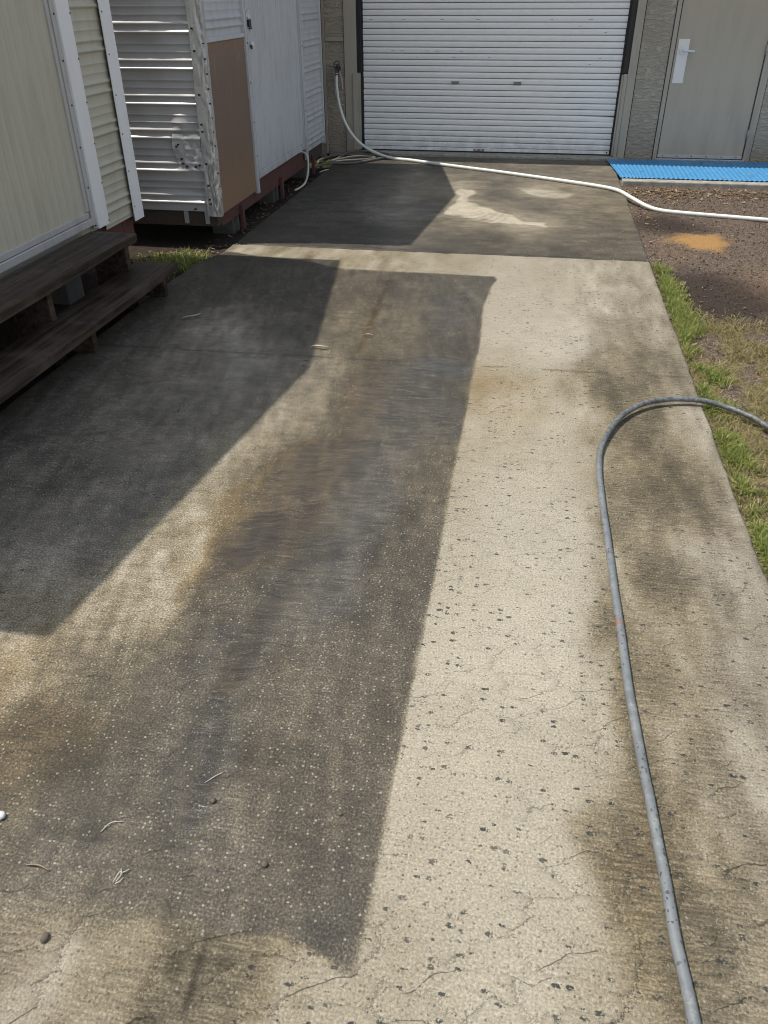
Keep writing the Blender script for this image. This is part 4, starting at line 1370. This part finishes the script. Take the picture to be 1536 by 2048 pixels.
def litter(name, xy, z, size, seed, label, cat='leaf litter'):
    rg = np.random.default_rng(seed)
    n = len(xy)
    an = rg.uniform(0, 2 * np.pi, n)
    L = size * rg.uniform(.4, 1.4, n)
    W = L * rg.uniform(.18, .5, n)
    cu = rg.uniform(.0, .45, n) * L
    d = np.stack([np.cos(an), np.sin(an), rg.uniform(-.2, .2, n)], 1)
    s = np.stack([-np.sin(an), np.cos(an), rg.uniform(-.3, .3, n)], 1)
    b = np.stack([xy[:, 0], xy[:, 1], z], 1)
    up = np.array([0, 0, 1.0])
    pts = []
    for t, wf, h in ((-1, .05, .5), (-.3, 1, .1), (.4, .8, .0), (1, .05, .7)):
        c = b + d * (t * L / 2)[:, None] + up * (h * cu + .006)[:, None]
        pts += [c - s * (W * wf / 2)[:, None], c + s * (W * wf / 2)[:, None]]
    V = np.stack(pts, 1).reshape(-1, 3)
    i0 = (np.arange(n) * 8)[:, None]
    F = np.concatenate([i0 + np.array([[0, 1, 3, 2]]), i0 + np.array([[2, 3, 5, 4]]), i0 + np.array([[4, 5, 7, 6]])])
    o = fast_mesh(name, V, F, M['litter'], None, True, dict(tint=np.repeat(np.clip(rg.normal(.5, .28, n), 0, 1), 8)))
    return tag(o, label, cat, None, 'stuff')


n = 900
xy = np.stack([rg.uniform(.88, 2.4, n), 8.40 - np.abs(rg.normal(0, .25, n))], 1)
k = rg.uniform(0, 1, n) < np.where(xy[:, 0] < 1.35, 1, .55)
xy = xy[k]
litter('leaf_litter', xy, ground_z(xy[:, 0], xy[:, 1]), .045, 8, 'dry leaves scattered on soil in front of the concrete pad')
n = 260
xy = np.stack([rg.normal(-2.30, .10, n), rg.uniform(5.5, 9.2, n)], 1)
xy = xy[(xy[:, 0] < -2.165)]
litter('leaf_litter', xy, -.055 + 0 * xy[:, 0], .04, 9, 'leaf scraps and dirt along the foot of the shed')
n = 300
xy = np.stack([rg.normal(-2.50, .16, n), rg.normal(5.42, .12, n)], 1)
xy = xy[(xy[:, 0] < -2.28)]
litter('leaf_litter', xy, -.05 + 0 * xy[:, 0], .05, 10, 'pale dry leaves in the gap between cabin and shed')
n = 130
xy = np.stack([rg.uniform(.87, 1.05, n), rg.uniform(4.2, 7.7, n)], 1)
litter('leaf_litter', xy, ground_z(xy[:, 0], xy[:, 1]), .035, 12, 'small leaves in the dirt along the right slab edge')
n = 46
xy = np.stack([rg.uniform(.9, 2.3, n), rg.uniform(8.72, 9.7, n)], 1)
litter('leaf_litter', xy, .022 + 0 * xy[:, 0], .03, 13, 'few leaf scraps lying on the blue mat')
n = 220
xy = np.stack([rg.uniform(1.0, 2.4, n), rg.uniform(1.5, 8.3, n)], 1)
litter('leaf_litter', xy, ground_z(xy[:, 0], xy[:, 1]), .026, 14, 'scattered leaf bits over soil and dry lawn')


def stones(name, xy, z, size, seed, mat, label):
    rg = np.random.default_rng(seed)
    n = len(xy)
    r = size * rg.uniform(.4, 1.5, n) ** 1.5
    o6 = np.array([[1, 0, 0], [-1, 0, 0], [0, 1, 0], [0, -1, 0], [0, 0, .7], [0, 0, -.7]])
    an = rg.uniform(0, 6.28, n)
    P_ = o6[None] * (r[:, None, None] * rg.uniform(.6, 1.3, (n, 6, 1)))
    ca, sa = np.cos(an)[:, None], np.sin(an)[:, None]
    V = np.stack([P_[:, :, 0] * ca - P_[:, :, 1] * sa + xy[:, :1], P_[:, :, 0] * sa + P_[:, :, 1] * ca + xy[:, 1:], P_[:, :, 2] + (z + r * .3)[:, None]], -1).reshape(-1, 3)
    i0 = (np.arange(n) * 6)[:, None]
    F = np.concatenate([i0 + np.array([q]) for q in ((0, 2, 4), (2, 1, 4), (1, 3, 4), (3, 0, 4), (2, 0, 5), (1, 2, 5), (3, 1, 5), (0, 3, 5))])
    o = fast_mesh(name, V, F, mat, None, False, dict(tint=np.repeat(rg.uniform(0, 1, n), 6)))
    return tag(o, label, 'gravel', None, 'stuff')


M['gravel'] = mat_leaf('gravel', [(.05, .037, .028), (.09, .067, .050), (.14, .108, .084), (.27, .23, .18)], .9)
n = 5000
xy = np.stack([rg.uniform(.89, 2.6, n), rg.uniform(3.9, 8.55, n)], 1)
stones('gravel', xy, ground_z(xy[:, 0], xy[:, 1]), .0048, 21, M['gravel'], 'small brown stones over the bare soil')

# ================================================================== SMALL THINGS ON THE SLAB
def solid(name, col, rough=.7):
    return paint(name, col, rough, 0, .4, tuple(q * .4 for q in col), 40, streak=False)


M['twig'] = solid('twig', (.26, .19, .13))
M['pale_twig'] = solid('pale_twig', (.50, .47, .39))
M['nut'] = solid('nut', (.11, .085, .065))
M['stone'] = solid('pale_stone', (.66, .66, .64))
M['dry_leaf'] = solid('dry_leaf', (.42, .37, .29))


def pebble(name, x, y, sx, sy, sz, mat, seed, label, cat):
    a = np.linspace(0, np.pi, 9)
    b = np.linspace(0, 2 * np.pi, 15)
    A, B = np.meshgrid(a, b, indexing='ij')
    rr = 1 + .35 * (fbm(np.cos(B) * np.sin(A) + 5, np.sin(B) * np.sin(A) + np.cos(A) * 2, 1.8, 3, seed) - .5)
    rr[:, -1] = rr[:, 0]
    G = np.stack([x + sx * rr * np.sin(A) * np.cos(B), y + sy * rr * np.sin(A) * np.sin(B), sz * .85 + sz * rr * np.cos(A)], -1)
    return tag(MB().grid(G, True).build(name, mat), label, cat)


def twig(x, y, pts, r, mat, label, name='twig', cat='twig'):
    p = spline([(x + a, y + b, r + .001 + c) for a, b, c in pts], 6)
    k = len(p)
    rad = [.68 * r * (.45 + .55 * math.sin(math.pi * (i + 1) / (k + 1))) for i in range(k)]
    return tag(MB().tube(p, rad, 8).build(name, mat), label, cat)


pebble('nut', -.82, .722, .008, .011, .006, M['nut'], 3, 'dark split nut shell near the bottom left corner', 'nut')
pebble('stone', -1.068, .962, .014, .012, .008, M['stone'], 5, 'white stone at the left edge of the picture', 'stone')
pebble('seed', -.434, .950, .007, .008, .005, M['nut'], 7, 'small dark seed on the wet concrete, lower middle', 'seed')
pebble('seed', -.600, 1.085, .006, .008, .005, M['nut'], 8, 'small dark seed beside the pale thin twig', 'seed')
pebble('seed', -.30, 1.10, .005, .005, .004, M['nut'], 9, 'tiny dark seed near the border of the wet patch', 'seed')
twig(-.915, .860, [(-.028, .002, 0), (0, .004, .003), (.028, -.002, 0)], .0030, M['twig'], 'brown thin twig at the lower left, lying across')
twig(-.62, 1.15, [(-.018, -.02, 0), (0, 0, .002), (.016, .018, 0)], .0018, M['dry_leaf'], 'pale thin twig in the middle of the wet patch')
twig(-.80, .985, [(-.022, -.02, 0), (-.008, .004, .003), (.018, .014, 0)], .0016, M['pale_twig'], 'curved pale grass stem on wet concrete, lower left', 'grass_stem', 'stem')
ws = empty('white_sprig')
tag(ws, 'white curled sprig like a loop with two horns, lower left', 'sprig')
for nm, pts in (('loop', [(-.008, -.016, 0), (-.003, .006, .004), (.004, .004, .004), (-.002, -.014, .001)]), ('horn', [(-.004, .016, 0), (.000, .008, .002), (.000, .004, 0)]),
                ('horn', [(.014, .018, .001), (.008, .010, .003), (.002, .008, .001)]), ('horn', [(.010, -.002, .001), (.006, -.012, .002), (-.002, -.018, 0)])):
    p = spline([(-.732 + a, .872 + b, .003 + c) for a, b, c in pts], 6)
    MB().tube(p, .0010, 8).build(nm, M['pale_twig'], ws)


def curl(x, y, L, W, ang, seed, label):
    ts = np.linspace(0, 1, 14)
    G = np.zeros((14, 5, 3))
    ca, sa = math.cos(ang), math.sin(ang)
    for j in range(5):
        wv = W * np.sin(np.pi * np.clip(ts, .03, .97)) * (j / 4 - .5)
        bend = .18 * L * np.sin(ts * 5 + seed)
        u = (ts - .5) * L
        vv = wv + bend
        G[:, j, 0] = x + u * ca - vv * sa
        G[:, j, 1] = y + u * sa + vv * ca
        G[:, j, 2] = .004 + .012 * np.abs(j / 4 - .5) + .010 * np.sin(ts * 3.1)
    o = MB().grid(G, True).build('dry_leaf', M['dry_leaf'])
    m_ = o.modifiers.new('thick', 'SOLIDIFY')
    m_.thickness = .0012
    return tag(o, label, 'leaf')


curl(-1.02, 3.85, .10, .018, .5, 1, 'curled dry leaf at the edge of the cabin shadow')
curl(-1.86, 4.20, .12, .016, .9, 2, 'curled dry leaf on shaded concrete near the steps')
curl(-.80, 4.06, .05, .012, -.4, 3, 'small pale leaf curl in the sunlit wet strip')
twig(-2.14, 8.62, [(-.03, -.08, 0), (0, 0, .004), (.03, .08, 0)], .009, M['pale_twig'], 'pale stick on the slab corner beside the coiled hose', 'stick', 'stick')
